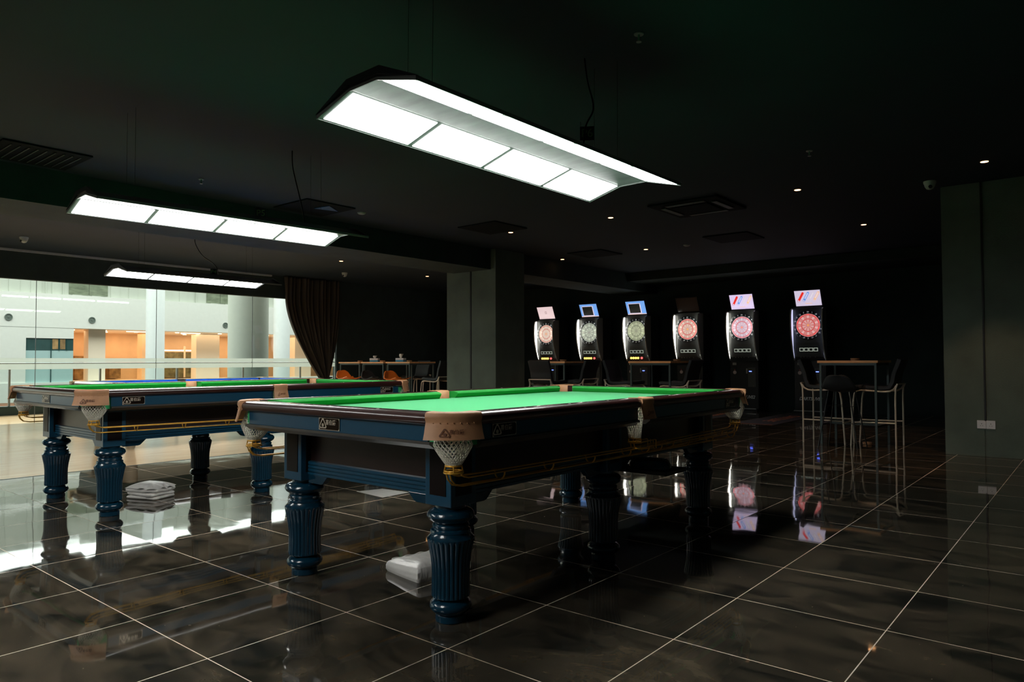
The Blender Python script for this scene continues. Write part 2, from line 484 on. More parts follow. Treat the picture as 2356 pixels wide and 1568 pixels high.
# ------------------------------------------------------------------ the setting
CZ = 3.0
GX = -12.5
struct('floor', MB().box(-5.78, 3.5, -7, 12.9, -0.1, 0), FLOORM)
struct('floor_beige', MB().box(-15.0, -5.785, -7, 16, -0.1, -0.0006), BEIGE)
struct('trim_1', MB().box(-5.79, -5.765, -7, 12.8, -0.05, 0.0015), GROOVE)          # joint between the two floors
struct('ceiling', MB().box(GX - 0.2, 3.5, -7, 12.9, CZ, CZ + 0.1), CEIL)
struct('wall_back', MB().box(GX, 3.5, 12.8, 12.9, 0, CZ), PAINT)
struct('wall_front', MB().box(GX, 3.5, -7.1, -7, 0, CZ), PAINT)
struct('wall_right', MB().box(3.5, 3.6, -7, 12.9, 0, CZ), PAINT)
wl = MB().box(GX - 0.15, GX, 8.15, 12.8, 0, CZ)
wl.box(GX - 0.15, GX, -7, 8.15, 2.5, CZ)
struct('wall_left', wl, PAINT)
struct('trim_2', MB().box(GX + 0.0, GX + 0.06, -7, 6.35, CZ - 0.035, CZ - 0.0005), mat('track_grey', (0.33, 0.37, 0.42), 0.5))  # pale edge where the curtain track runs
struct('trim_3', MB().box(-7.2, -6.3, -7, 12.8, 2.645, CZ - 0.0005), PAINT)          # beam over the pillars
struct('trim_4', MB().box(-6.3, 3.5, 11.4, 12.8, 2.82, CZ - 0.0005), PAINT)          # bulkhead above the machines
pl = MB(); pl.box(-7.37, -6.795, 6.79, 7.58, 0, CZ - 0.001); pl.box(-6.755, -6.19, 6.79, 7.58, 0, CZ - 0.001); pl.box(-6.795, -6.755, 6.81, 7.57, 0, CZ - 0.001)
struct('wall_pillar', pl, PILLAR)
pr_ = MB(); pr_.box(0.484, 0.855, 6.79, 8.3, 0, CZ - 0.001); pr_.box(0.875, 3.49, 6.79, 8.3, 0, CZ - 0.001); pr_.box(0.855, 0.875, 6.80, 8.29, 0, CZ - 0.001)
struct('wall_corner', pr_, PILLAR)
tag(MB().box(0.857, 0.873, 6.778, 6.7998, 0.385, CZ - 0.002).build('cable_conduit', GROOVE), 'thin black cable conduit running up the grey wall above the double socket', 'conduit')
tag(MB().box(-6.785, -6.765, 6.785, 6.8098, 0.0, CZ - 0.002).build('cable_conduit', GROOVE), 'thin black cable conduit running down the middle of the grey pillar', 'conduit')

# glass wall
seams = [-7, -6.47, -4.40, -2.33, -0.26, 1.81, 3.88, 5.95, 8.15]
gw = MB()
for a, b in zip(seams[:-1], seams[1:]):
    gw.box(GX - 0.075, GX - 0.063, a + 0.004, b - 0.004, 0, 2.5)
wn = gw.build('window_1', GLASS); wn['kind'] = 'structure'
sl = MB()
for a in seams[1:-1]: sl.box(GX - 0.074, GX - 0.064, a - 0.004, a + 0.004, 0, 2.5)
sl.build('window_joint', GREYM, wn)
fb = MB()
for z0, z1 in ((1.055, 1.13), (0.935, 1.03)):
    fb.box(GX - 0.0615, GX - 0.060, -5, 8.15, z0, z1)
fb.build('frosted_band', FROST, wn)

# socket
t = thing('wall_socket', 'white double wall socket low on the grey wall at right', 'socket', (0.871, 6.79, 0.345))
MB().box(-0.084, -0.001, -0.012, 0, -0.045, 0.045).build('face_plate', WHITEM, t, bevel=0.003)
MB().box(0.001, 0.084, -0.012, 0, -0.045, 0.045).build('face_plate', WHITEM, t, bevel=0.003)
for sx in (-0.042, 0.042):
    h = MB()
    h.box(sx - 0.003, sx + 0.003, -0.0125, -0.0115, 0.005, 0.014)
    h.box(sx - 0.013, sx - 0.006, -0.0125, -0.0115, -0.015, -0.011)
    h.box(sx + 0.006, sx + 0.013, -0.0125, -0.0115, -0.015, -0.011)
    h.build('socket_hole', BLACK, t)

# ------------------------------------------------------------------ snooker style pool table
HW, HL = 0.78, 1.42          # half outer width and length
ZT = 0.86
def leg_profile():
    return [(0.0, 0.0), (0.060, 0.0), (0.063, 0.004), (0.063, 0.028), (0.058, 0.034), (0.072, 0.040), (0.083, 0.052), (0.0865, 0.064),
            (0.083, 0.076), (0.072, 0.087), (0.060, 0.092), (0.064, 0.098),
            (0.0775, 0.1005), (0.0790, 0.106), (0.0780, 0.14), (0.0775, 0.18), (0.0785, 0.22), (0.083, 0.26), (0.0905, 0.297), (0.0975, 0.331), (0.0965, 0.336),
            (0.091, 0.341), (0.083, 0.352), (0.081, 0.357), (0.083, 0.361), (0.081, 0.369), (0.072, 0.373), (0.074, 0.379), (0.076, 0.386), (0.072, 0.393),
            (0.066, 0.397), (0.076, 0.402), (0.090, 0.412), (0.0975, 0.425), (0.095, 0.438), (0.084, 0.449), (0.068, 0.455), (0.062, 0.457),
            (0.0615, 0.470), (0.0615, 0.476), (0.0, 0.476)]
def flute(a, z):
    if z < 0.099 or z > 0.334: return 1.0
    t = min(1.0, (z - 0.099) / 0.012, (0.334 - z) / 0.010)
    c = abs(math.cos(13 * a))
    return 1.0 - 0.050 * t * (1 - c ** 0.6) * 1.35
def subdiv_prof(p):
    out = []
    for (r0, z0), (r1, z1) in zip(p[:-1], p[1:]):
        out.append((r0, z0))
        n = 4 if (z0 > 0.1 and z1 < 0.34 and z1 - z0 > 0.02) else 1
        for k in range(1, n):
            out.append((r0 + (r1 - r0) * k / n, z0 + (z1 - z0) * k / n))
    out.append(p[-1])
    return out[1:-1]

def corner_frame(sx, sy):
    """pocket at corner (sx,sy): returns point functions mirrored from the (+x,-y) corner"""
    def f(x, y, z): return (x * sx, -y * sy, z)
    return f

def pool_table(name, label):
    root = thing(name, label, 'pool table', group=None)
    # bed with pocket bites
    cx, cy, rp = 0.655, 1.295, 0.060
    out = []
    quad = [(1, -1), (1, 1), (-1, 1), (-1, -1)]
    def arc(cx_, cy_, r, a0, a1, n=10):
        return [(cx_ + r * math.cos(a0 + (a1 - a0) * k / n), cy_ + r * math.sin(a0 + (a1 - a0) * k / n)) for k in range(n + 1)]
    X, Y = 0.742, 1.382
    q_ = rp * math.sqrt(0.5)
    out += [(0, -Y), (cx - q_ + (Y - cy - q_), -Y)]
    out += arc(cx, -cy, rp, math.radians(225), math.radians(45), 14)
    out += [(X, -(cy - q_ + (X - cx - q_)))]
    half = list(out[1:])
    # side pocket bite
    sp = arc(0.700, 0, 0.058, -PI / 2, -3 * PI / 2, 10)
    side = [(X, -0.058)] + sp + [(X, 0.058)]
    right = half + side + [(p[0], -p[1]) for p in reversed(half)]
    left = [(-p[0], p[1]) for p in reversed(right)]
    poly = right + left
    MB().prism(poly, 'z', 0.735, 0.815).build('bed_cloth', CLOTH, root)
    # rails: profile across, outward = +u
    def prof(inner, outer):
        r = 0.024
        p = [(inner, ZT - 0.004), (inner + 0.006, ZT)]
        for k in range(9):
            a = PI / 2 - k / 8 * PI
            p.append((outer - r + r * math.cos(a), ZT - r + r * math.sin(a)))
        p += [(outer - 0.03, 0.812), (inner, 0.812)]
        return p
    def cush(inner, outer):
        return [(outer, ZT - 0.003), (outer - 0.035, ZT - 0.004), (inner + 0.006, ZT - 0.010), (inner, ZT - 0.016), (inner + 0.003, ZT - 0.022), (inner + 0.022, 0.8155), (outer, 0.8155)]
    segs = []
    for s_ in (-1, 1):
        segs.append(('end', s_, -0.660, 0.660))
    for s_ in (-1, 1):
        for t_ in (-1, 1):
            segs.append(('side', s_, *( (-1.282, -0.052) if t_ < 0 else (0.052, 1.282))))
    for kind_, s_, a, b in segs:
        if kind_ == 'end':
            rail = MB().prism([(s_ * p[0], p[1]) for p in prof(1.335, HL)], 'x', a, b).build('rail', RAILW, root, smooth=50)
            pc = cush(1.270, 1.3352)
            mb = MB(); n = len(pc)
            va = [(-0.618 + (1.3352 - p[0]) * 0.75, s_ * p[0], p[1]) for p in pc]
            vb = [(-v[0], v[1], v[2]) for v in va]
            mb.add(va + vb, [tuple(range(n)), tuple(range(n, 2 * n))] + [(i, (i + 1) % n, n + (i + 1) % n, n + i) for i in range(n)])
            mb.build('cushion', CUSH, root, smooth=40)
            for px in (-0.3175, 0, 0.3175):
                MB().lathe([(0.006, 0), (0.006, 0.0012)], 12, (px, s_ * 1.375, ZT - 0.0002)).build('sight', SIGHT, rail)
        else:
            rail = MB().prism([(s_ * p[0], p[1]) for p in prof(0.700, HW)], 'y', a, b).build('rail', RAILW, root, smooth=50)
            pc = cush(0.635, 0.7002)
            mb = MB(); n = len(pc)
            far = 1 if b > 1 else -1
            e_corner = far * 1.268; e_mid = far * 0.052
            va = [(s_ * p[0], e_corner - far * (0.02 + (0.7002 - p[0]) * 0.75), p[1]) for p in pc]
            vb = [(s_ * p[0], e_mid + far * (0.006 + (0.7002 - p[0]) * 0.25), p[1]) for p in pc]
            mb.add(va + vb, [tuple(range(n)), tuple(range(n, 2 * n))] + [(i, (i + 1) % n, n + (i + 1) % n, n + i) for i in range(n)])
            mb.build('cushion', CUSH, root, smooth=40)
            for py in (0.3175, 0.635, 0.9525):
                MB().lathe([(0.006, 0), (0.006, 0.0012)], 12, (s_ * 0.742, far * py, ZT - 0.0002)).build('sight', SIGHT, rail)
    # blue apron boards and the ledge under them
    for s_ in (-1, 1):
        bd = MB().box(-0.625, 0.625, s_ * 1.345, s_ * 1.392, 0.750, 0.8118).build('apron_board', BLUEP, root, bevel=0.002)
        lg = MB().prism([(s_ * 1.402, 0.750), (s_ * 1.402, 0.740), (s_ * 1.375, 0.722), (s_ * 1.30, 0.722), (s_ * 1.30, 0.750)], 'x', -0.645, 0.645).build('ledge', LEDGE, root)
        for t_ in (-1, 1):
            y0, y1 = (0.052, 1.245)
            y0, y1 = (t_ * y0, t_ * y1)
            MB().box(s_ * 0.712, s_ * 0.755, min(y0, y1), max(y0, y1), 0.750, 0.8118).build('apron_board', BLUEP, root, bevel=0.002)
            MB().prism([(s_ * 0.765, 0.750), (s_ * 0.765, 0.740), (s_ * 0.738, 0.722), (s_ * 0.67, 0.722), (s_ * 0.67, 0.750)], 'y', min(y0, y1) * 1.0, max(y0, y1)).build('ledge', LEDGE, root)
    # underframe box
    MB().box(-0.62, 0.62, -1.26, 1.26, 0.705, 0.7352).build('slate_frame', BLUE, root)
    # posts and legs
    post0 = None; leg0 = None
    prof_ = subdiv_prof(leg_profile())
    H = 0.073
    for sx in (-1, 1):
        for sy in (-1, 0, 1):
            px, py = sx * 0.51, sy * 1.153
            if post0 is None:
                post = MB().box(-H, H, -H, H, 0.470, 0.706).build('post', BLUEP, root, bevel=0.003)
                post0 = post
                ins = MB()
                for q in (-1, 1):
                    ins.box(-0.046, 0.046, q * (H - 0.002), q * (H + 0.003), 0.512, 0.700)
                    ins.box(q * (H - 0.002), q * (H + 0.003), -0.046, 0.046, 0.512, 0.700)
                in0 = ins.build('inset_panel', INSET, post, bevel=0.0015)
                leg0 = MB().lathe(prof_, 208, flute=flute).build('leg', BLUE, root, smooth=35)
                leg = leg0
            else:
                post = post0.copy(); COL.objects.link(post); post.parent = root
                i2 = in0.copy(); COL.objects.link(i2); i2.parent = post
                leg = leg0.copy(); COL.objects.link(leg); leg.parent = root
            post.location = (px, py, 0); leg.location = (px, py, 0)
    # skirts between posts: veneer panel, ribbed moulding, corner brackets
    def skirt(axis, a, b, off, s_):
        # axis 'x': runs along x at y = s_*off ; axis 'y': runs along y at x = s_*off
        def mk(poly): return [(s_ * u, z) for u, z in poly]
        MB().prism(mk([(off - 0.03, 0.56), (off, 0.56), (off, 0.706), (off - 0.03, 0.706)]), axis, a, b).build('veneer_panel', OAK, root)
        p = [(off - 0.03, 0.500)]
        z = 0.500
        u = off + 0.016
        p.append((u, z))
        for k in range(4):
            p += [(u, z + 0.011), (u - 0.006, z + 0.013), (u - 0.006, z + 0.015), (u, z + 0.017)] if k < 3 else [(u, z + 0.012)]
            z += 0.017
        p += [(off + 0.002, 0.566), (off - 0.03, 0.566)]
        MB().prism(mk(p), axis, a, b).build('ribbed_moulding', BLUEP, root, smooth=20)
        for e, sg in ((a, 1), (b, -1)):
            pts = [(e, 0.4995), (e + sg * 0.155, 0.4995), (e + sg * 0.115, 0.462), (e + sg * 0.10, 0.458), (e, 0.458)]
            vs = []
            for uu in (s_ * (off - 0.02), s_ * (off + 0.012)):
                for q in pts:
                    vs.append((q[0], uu, q[1]) if axis == 'x' else (uu, q[0], q[1]))
            n = 5
            MB().add(vs, [tuple(range(n)), tuple(range(n, 2 * n))] + [(i, (i + 1) % n, n + (i + 1) % n, n + i) for i in range(n)]).build('bracket', BLUE, root, bevel=0.003)
    for s_ in (-1, 1):
        skirt('x', -0.51 + H, 0.51 - H, 1.172, s_)
        skirt('y', -1.153 + H, -H, 0.529, s_)
        skirt('y', H, 1.153 - H, 0.529, s_)
    # pockets
    for sx in (-1, 1):
        for sy in (-1, 1):
            f = corner_frame(sx, sy)
            A = Vector((0.650, -1.427)); B = Vector((0.787, -1.270)); Cc = Vector((0.785, -1.425))
            Cc = (A + B) / 2 + Vector((1, -1)).normalized() * 0.070
            def O(t): return A * (1 - t) ** 2 + Cc * 2 * t * (1 - t) + B * t * t
            def nrm(t):
                dd = (Cc - A) * (1 - t) + (B - Cc) * t
                return Vector((dd.y, -dd.x)).normalized()
            def I(t):
                an = math.radians(-128 + t * 166)
                return Vector((0.655 + 0.062 * math.cos(an), -1.295 + 0.062 * math.sin(an)))
            def sec(t):
                o = O(t); n = nrm(t); i = I(t)
                # smooth the ends onto the rails
                L_ = []
                L_.append((i, 0.805)); L_.append((i, ZT - 0.006)); L_.append((i + (o - i) * 0.12, ZT + 0.003))
                L_.append((i + (o - i) * 0.6, ZT + 0.004)); L_.append((o - n * 0.004, ZT + 0.003)); L_.append((o + n * 0.003, ZT - 0.004))
                L_.append((o + n * 0.005, ZT - 0.018)); L_.append((o - n * 0.001, ZT - 0.032)); L_.append((o + n * 0.001, ZT - 0.040))
                fl = 0.013 + 0.004 * (2 * t - 1) ** 2
                L_.append((o + n * (0.001 + fl * 0.45), ZT - 0.072)); L_.append((o + n * (0.001 + fl), 0.762))
                L_.append((o + n * (-0.004 + fl), 0.762)); L_.append((o - n * 0.006, ZT - 0.045)); L_.append((i + (o - i) * 0.5, ZT - 0.012)); L_.append((i + (o - i) * 0.15, 0.805))
                return L_
            NT = 25
            mb = MB(); rings = []
            for k in range(NT):
                rings.append([f(p.x, p.y, z) for p, z in sec(k / (NT - 1))])
            n = len(rings[0])
            vs = [v for r_ in rings for v in r_]
            fs = [(i * n + j, i * n + (j + 1) % n, (i + 1) * n + (j + 1) % n, (i + 1) * n + j) for i in range(NT - 1) for j in range(n)]
            fs += [tuple(range(n)), tuple(range((NT - 1) * n, NT * n))]
            mb.add(vs, fs)
            lt = mb.build('pocket_leather', LEATHER, root, smooth=60)
            # burnt mark on the flap, following its curve
            ln = 0.20
            def onflap(u, v):
                uu = u * (-1 if sx * sy > 0 else 1)
                t = 0.5 + uu / ln
                z = 0.789 + v
                fl = 0.013 + 0.004 * (2 * t - 1) ** 2
                k = max(0, min(1, (0.82 - z) / 0.058))
                p = O(t) + nrm(t) * (0.001 + fl * k + 0.0022)
                return f(p.x, p.y, z)
            lg = MB(); logo(lg, 0.092, onflap); lg.build('burnt_mark', BRAND, lt)
            sb = MB()
            for k in range(7):
                t = 0.14 + 0.12 * k
                p = O(t) + nrm(t) * 0.002
                sb.lathe([(0.0005, -0.003), (0.0020, -0.0015), (0.0020, 0.0015), (0.0005, 0.003)], 8, f(p.x, p.y, ZT - 0.036))
            sb.build('stitching', LEATHER, lt)
            # net
            ic = (0.668, -1.307); bc = (0.695, -1.325)
            def netp(u, v):
                a = 2 * PI * (u + 0.0)
                ease = v ** 0.8
                r = 0.062 + 0.014 * min(1, v / 0.5) if v < 0.5 else 0.076 - 0.047 * ((v - 0.5) / 0.5) ** 1.15
                x = ic[0] * (1 - v) + bc[0] * v; y = ic[1] * (1 - v) + bc[1] * v
                return f(x + r * math.cos(a), y + r * math.sin(a), 0.812 - 0.148 * v)
            NU, NV = 26, 15
            nb = MB()
            for i in range(NU):
                for sgn in (1, -1):
                    pts = [netp((i + sgn * 0.5 * j) / NU, j / (NV - 1)) for j in range(NV)]
                    nb.tube(pts, 0.0023, 4, caps=False)
            for j in (NV - 2, NV - 1):
                nb.tube([netp(k / 20, j / (NV - 1)) for k in range(20)], 0.0025, 5, closed=True)
            nb.build('pocket_net', NET, root, smooth=80)
            # brass ring and ball rack
            rk = MB()
            for z_, r_ in ((0.660, 0.030), (0.640, 0.032), (0.634, 0.036)):
                rk.tube([f(bc[0] + r_ * math.cos(2 * PI * k / 20), bc[1] + r_ * math.sin(2 * PI * k / 20), z_) for k in range(20)], 0.0042 if z_ > 0.65 else 0.0035, 6, closed=True)
            for k in range(4):
                a = 2 * PI * (k + 0.5) / 4
                rk.tube([f(bc[0] + 0.03 * math.cos(a), bc[1] + 0.03 * math.sin(a), 0.662), f(bc[0] + 0.036 * math.cos(a), bc[1] + 0.036 * math.sin(a), 0.634)], 0.003, 5)
            rk.build('net_ring', BRASS, root, smooth=80)
            rr = MB()
            def rod(xo, zz, y_end, r_=0.0036, drop=0.02):
                ys = -1.30
                pts = [(bc[0] + xo, bc[1] + 0.012, 0.634), (bc[0] + xo, bc[1] + 0.016, 0.634 - drop * 0.5), (bc[0] + xo, bc[1] + 0.030, zz + 0.006), (bc[0] + xo, bc[1] + 0.055, zz)]
                for k in range(1, 9):
                    yy = bc[1] + 0.055 + (y_end - bc[1] - 0.055) * k / 8
                    pts.append((bc[0] + xo, yy, zz - 0.026 * (yy + 1.27) / 2.4))
                return pts
            yend = 1.25 if sy < 0 else -0.12
            for xo in (-0.026, 0.026):
                rr.tube([f(*p) for p in rod(xo, 0.612, yend)], 0.0036, 6)
            for xo in (-0.009, 0.009):
                pts = rod(xo, 0.580, yend, drop=0.05)
                pts[0] = (bc[0] + xo, bc[1] - 0.030, 0.634); pts[1] = (bc[0] + xo, bc[1] - 0.022, 0.610); pts[2] = (bc[0] + xo, bc[1] + 0.0, 0.588); pts[3] = (bc[0] + xo, bc[1] + 0.04, 0.580)
                rr.tube([f(*p) for p in pts], 0.0036, 6)
            yy = -1.06
            while yy < yend - 0.1:
                zt = 0.612 - 0.026 * (yy + 1.27) / 2.4
                arcp = [(bc[0] + 0.0275 * math.cos(PI * k / 8), yy, zt - 0.034 * math.sin(PI * k / 8) - (0.0) ) for k in range(9)]
                rr.tube([f(*p) for p in arcp], 0.0038, 6)
                yy += 0.33
            arcp = [(bc[0] + 0.0275 * math.cos(PI * k / 8), yend, (0.612 - 0.026 * (yend + 1.27) / 2.4) - 0.034 * math.sin(PI * k / 8)) for k in range(9)]
            rr.tube([f(*p) for p in arcp], 0.0038, 6)
            for zz in (0.60,):
                rr.tube([f(0.60, -1.0, zz), f(bc[0] - 0.026, -1.0, 0.609)], 0.003, 5)
            rr.build('ball_rack', BRASS, root, smooth=80)
    for sx in (-1, 1):
        # middle pocket
        def secm(t):
            y = (t - 0.5) * 0.118
            bul = 0.010 * (1 - (2 * t - 1) ** 2)
            an = math.radians(-80 + 160 * t)
            ix, iy = 0.700 + 0.050 * math.cos(an) - 0.018, 0.052 * math.sin(an)
            ox = HW + 0.004 + bul
            L_ = [(ix, iy, 0.81), (ix, iy, ZT - 0.004), (ix + 0.01, iy, ZT + 0.003), (ox - 0.006, y, ZT + 0.003), (ox + 0.001, y, ZT - 0.004), (ox + 0.003, y, ZT - 0.02), (ox - 0.002, y, ZT - 0.036),
                  (ox + 0.003, y * 1.02, ZT - 0.06), (ox + 0.014, y * 1.1, 0.755), (ox + 0.010, y * 1.1, 0.755), (ox - 0.006, y, ZT - 0.045), (ox - 0.012, y, ZT - 0.012), (ix + 0.008, iy, ZT - 0.012), (ix + 0.006, iy, 0.81)]
            return [(sx * a, b, c) for a, b, c in L_]
        rings = [secm(k / 12) for k in range(13)]
        n = len(rings[0])
        mb = MB().add([v for r_ in rings for v in r_], [(i * n + j, i * n + (j + 1) % n, (i + 1) * n + (j + 1) % n, (i + 1) * n + j) for i in range(12) for j in range(n)] + [tuple(range(n)), tuple(range(12 * n, 13 * n))])
        lt = mb.build('pocket_leather', LEATHER, root, smooth=60)
        lg = MB()
        logo(lg, 0.075, lambda u, v: (sx * (HW + 0.022), sx * u, 0.785 + v))
        lg.build('burnt_mark', BRAND, lt)
        ic = (0.700, 0.0); bc = (0.705, 0.0)
        def netm(u, v):
            a = 2 * PI * u
            r = 0.056 * (1 - v ** 0.8) + 0.030 * v ** 0.8
            return (sx * (ic[0] * (1 - v) + bc[0] * v + r * math.cos(a)), r * math.sin(a), 0.812 - 0.160 * v)
        nb = MB()
        for i in range(22):
            for sgn in (1, -1):
                nb.tube([netm((i + sgn * 0.5 * j) / 22, j / 13) for j in range(14)], 0.0023, 4, caps=False)
        nb.tube([netm(k / 20, 1) for k in range(20)], 0.0025, 5, closed=True)
        nb.build('pocket_net', NET, root, smooth=80)
        rk = MB()
        for z_, r_ in ((0.650, 0.030), (0.630, 0.034)):
            rk.tube([(sx * (bc[0] + r_ * math.cos(2 * PI * k / 20)), r_ * math.sin(2 * PI * k / 20), z_) for k in range(20)], 0.004, 6, closed=True)
        for k in range(4):
            a = 2 * PI * (k + 0.5) / 4
            rk.tube([(sx * (bc[0] + 0.031 * math.cos(a)), 0.031 * math.sin(a), 0.652), (sx * (bc[0] + 0.034 * math.cos(a)), 0.034 * math.sin(a), 0.630)], 0.003, 5)
        rk.build('net_ring', BRASS, root, smooth=80)
        rr = MB()
        for xo in (-0.025, 0.025):
            rr.tube([(sx * (bc[0] + xo), 0.02, 0.63), (sx * (bc[0] + xo), 0.05, 0.63), (sx * (bc[0] + xo), 0.17, 0.632), (sx * (bc[0] + xo), 0.18, 0.625), (sx * (bc[0] + xo), 0.18, 0.585)], 0.0035, 6)
        for xo in (-0.010, 0.010):
            rr.tube([(sx * (bc[0] + xo), -0.03, 0.63), (sx * (bc[0] + xo), -0.02, 0.605), (sx * (bc[0] + xo), 0.02, 0.592), (sx * (bc[0] + xo), 0.18, 0.586)], 0.0035, 6)
        for k in range(4):
            rr.tube([(sx * (bc[0] - 0.025 + 0.05 * k / 3), 0.18, 0.630), (sx * (bc[0] - 0.025 + 0.05 * k / 3), 0.18, 0.585)], 0.003, 5)
        rr.build('ball_rack', BRASS, root, smooth=80)
    # name plates
    def nameplate(fn, off):
        mb = MB()
        w_, h_ = 0.0725, 0.026
        def P(u, v, e): return fn(u, v, e)
        mb.add([P(-w_, -h_, 0), P(w_, -h_, 0), P(w_, h_, 0), P(-w_, h_, 0), P(-w_, -h_, 0.003), P(w_, -h_, 0.003), P(w_, h_, 0.003), P(-w_, h_, 0.003)],
               [(0,3,2,1),(4,5,6,7),(0,1,5,4),(1,2,6,5),(2,3,7,6),(3,0,4,7)])
        pt = mb.build('nameplate', PLATE, root)
        eb = MB()
        t_ = 0.0022
        for u0, u1, v0, v1 in ((-w_, w_, -h_, -h_ + t_), (-w_, w_, h_ - t_, h_), (-w_, -w_ + t_, -h_, h_), (w_ - t_, w_, -h_, h_)):
            eb.add([P(u0, v0, 0.0036), P(u1, v0, 0.0036), P(u1, v1, 0.0036), P(u0, v1, 0.0036)], [(0, 1, 2, 3)])
        for su in (-1, 1):
            for sv in (-1, 1):
                eb.add([P(su * w_, sv * h_, 0.0037), P(su * (w_ - 0.011), sv * h_, 0.0037), P(su * w_, sv * (h_ - 0.011), 0.0037)], [(0, 1, 2)])
        logo(eb, 0.128, lambda u, v: P(u - 0.002, v + 0.002, 0.0038))
        eb.build('engraving', ENGR, pt)
    for s_ in (-1, 1):
        nameplate(lambda u, v, e, s_=s_: (-s_ * u + 0.02, s_ * (1.392 + e), 0.783 + v), 0)
        for yc in (-1.12, 1.12):
            nameplate(lambda u, v, e, s_=s_, yc=yc: (s_ * (0.755 + e), yc * 0.985 + s_ * u, 0.783 + v), 0)
    return root

t1 = pool_table('pool_table', 'nearest green pool table, its navy fluted legs and tan corner pocket close to the camera')
t1.location = (-0.71, 0.77, 0)
t1['group'] = 'green pool tables with navy fluted legs'
t2 = dup(t1, 'second green pool table further left, standing beside the beige floor', (-3.93, 0.70, 0), group='green pool tables with navy fluted legs')
t2.scale = (1, 1, 1.013)

# ------------------------------------------------------------------ blue american pool table behind
BLUEC = mat('blue_cloth', (0.015, 0.20, 0.70), 0.85, sheen=0.2)
CREAM = mat('cream_formica', (0.55, 0.47, 0.34), 0.3, coat=0.4)
WALN = mat('dark_walnut_rail', (0.05, 0.030, 0.015), 0.25, coat=0.5, noise=0.2)
t3 = thing('pool_table', 'blue-cloth pool table with metal corner caps behind the green one, near the glass wall', 'pool table', (-8.25, 2.62, 0))
X3, Y3 = 0.75, 1.47
for s_ in (-1, 1):
    MB().prism([(s_ * 1.33, 0.755), (s_ * 1.33, 0.790), (s_ * (Y3 - 0.03), 0.795), (s_ * Y3, 0.775), (s_ * (Y3 - 0.03), 0.700), (s_ * 1.33, 0.70)], 'x', -0.66, 0.66).build('rail', [WALN], t3, bevel=0.004)
    MB().prism([(s_ * 0.62, 0.755), (s_ * 0.62, 0.790), (s_ * (X3 - 0.03), 0.795), (s_ * X3, 0.775), (s_ * (X3 - 0.03), 0.700), (s_ * 0.62, 0.70)], 'y', -1.38, 1.38).build('rail', [WALN], t3, bevel=0.004)
    MB().box(-0.66, 0.66, s_ * 1.33, s_ * (Y3 - 0.035), 0.7951, 0.7965).build('rail_top', CREAM, t3)
    MB().box(s_ * 0.62, s_ * (X3 - 0.035), -1.38, 1.38, 0.7951, 0.7965).build('rail_top', CREAM, t3)
    MB().prism([(s_ * 1.33, 0.79), (s_ * 1.275, 0.785), (s_ * 1.29, 0.757), (s_ * 1.33, 0.757)], 'x', -0.57, 0.57).build('cushion', BLUEC, t3)
    for q in (-1, 1):
        MB().prism([(s_ * 0.62, 0.79), (s_ * 0.565, 0.785), (s_ * 0.58, 0.757), (s_ * 0.62, 0.757)], 'y', min(q * 0.07, q * 1.26), max(q * 0.07, q * 1.26)).build('cushion', BLUEC, t3)
        cp = MB(); cp.cur = 0
        cp.prism([(s_ * 0.62, q * (Y3 + 0.008)), (s_ * (X3 - 0.04), q * (Y3 + 0.008)), (s_ * (X3 + 0.008), q * (Y3 - 0.04)), (s_ * (X3 + 0.008), q * 1.34), (s_ * 0.66, q * 1.34), (s_ * 0.62, q * 1.38)], 'z', 0.70, 0.801)
        cp.build('corner_cap', mat('old_brass_cap', (0.55, 0.40, 0.22), 0.3, metal=0.7), t3, bevel=0.006)
        lg = MB(); lg.lathe([(0.05, 0.0), (0.06, 0.01), (0.06, 0.05), (0.045, 0.06), (0.05, 0.10), (0.085, 0.30), (0.09, 0.46)], 20, (s_ * 0.50, q * 1.17, 0))
        lg.build('leg', CREAM, t3, smooth=40)
    MB().box(s_ * (X3 - 0.10), s_ * (X3 + 0.002), -0.065, 0.065, 0.74, 0.8005).build('side_pocket', BLACK, t3, bevel=0.006)
MB().box(-0.62, 0.62, -1.33, 1.33, 0.735, 0.758).build('bed_cloth', BLUEC, t3)
ap = MB().prism([(-0.68, 0.70), (0.68, 0.70), (0.58, 0.455), (-0.58, 0.455)], 'y', -1.38, 1.38).build('cabinet', mat('dark_green_cabinet', (0.02, 0.05, 0.045), 0.35), t3, bevel=0.01)

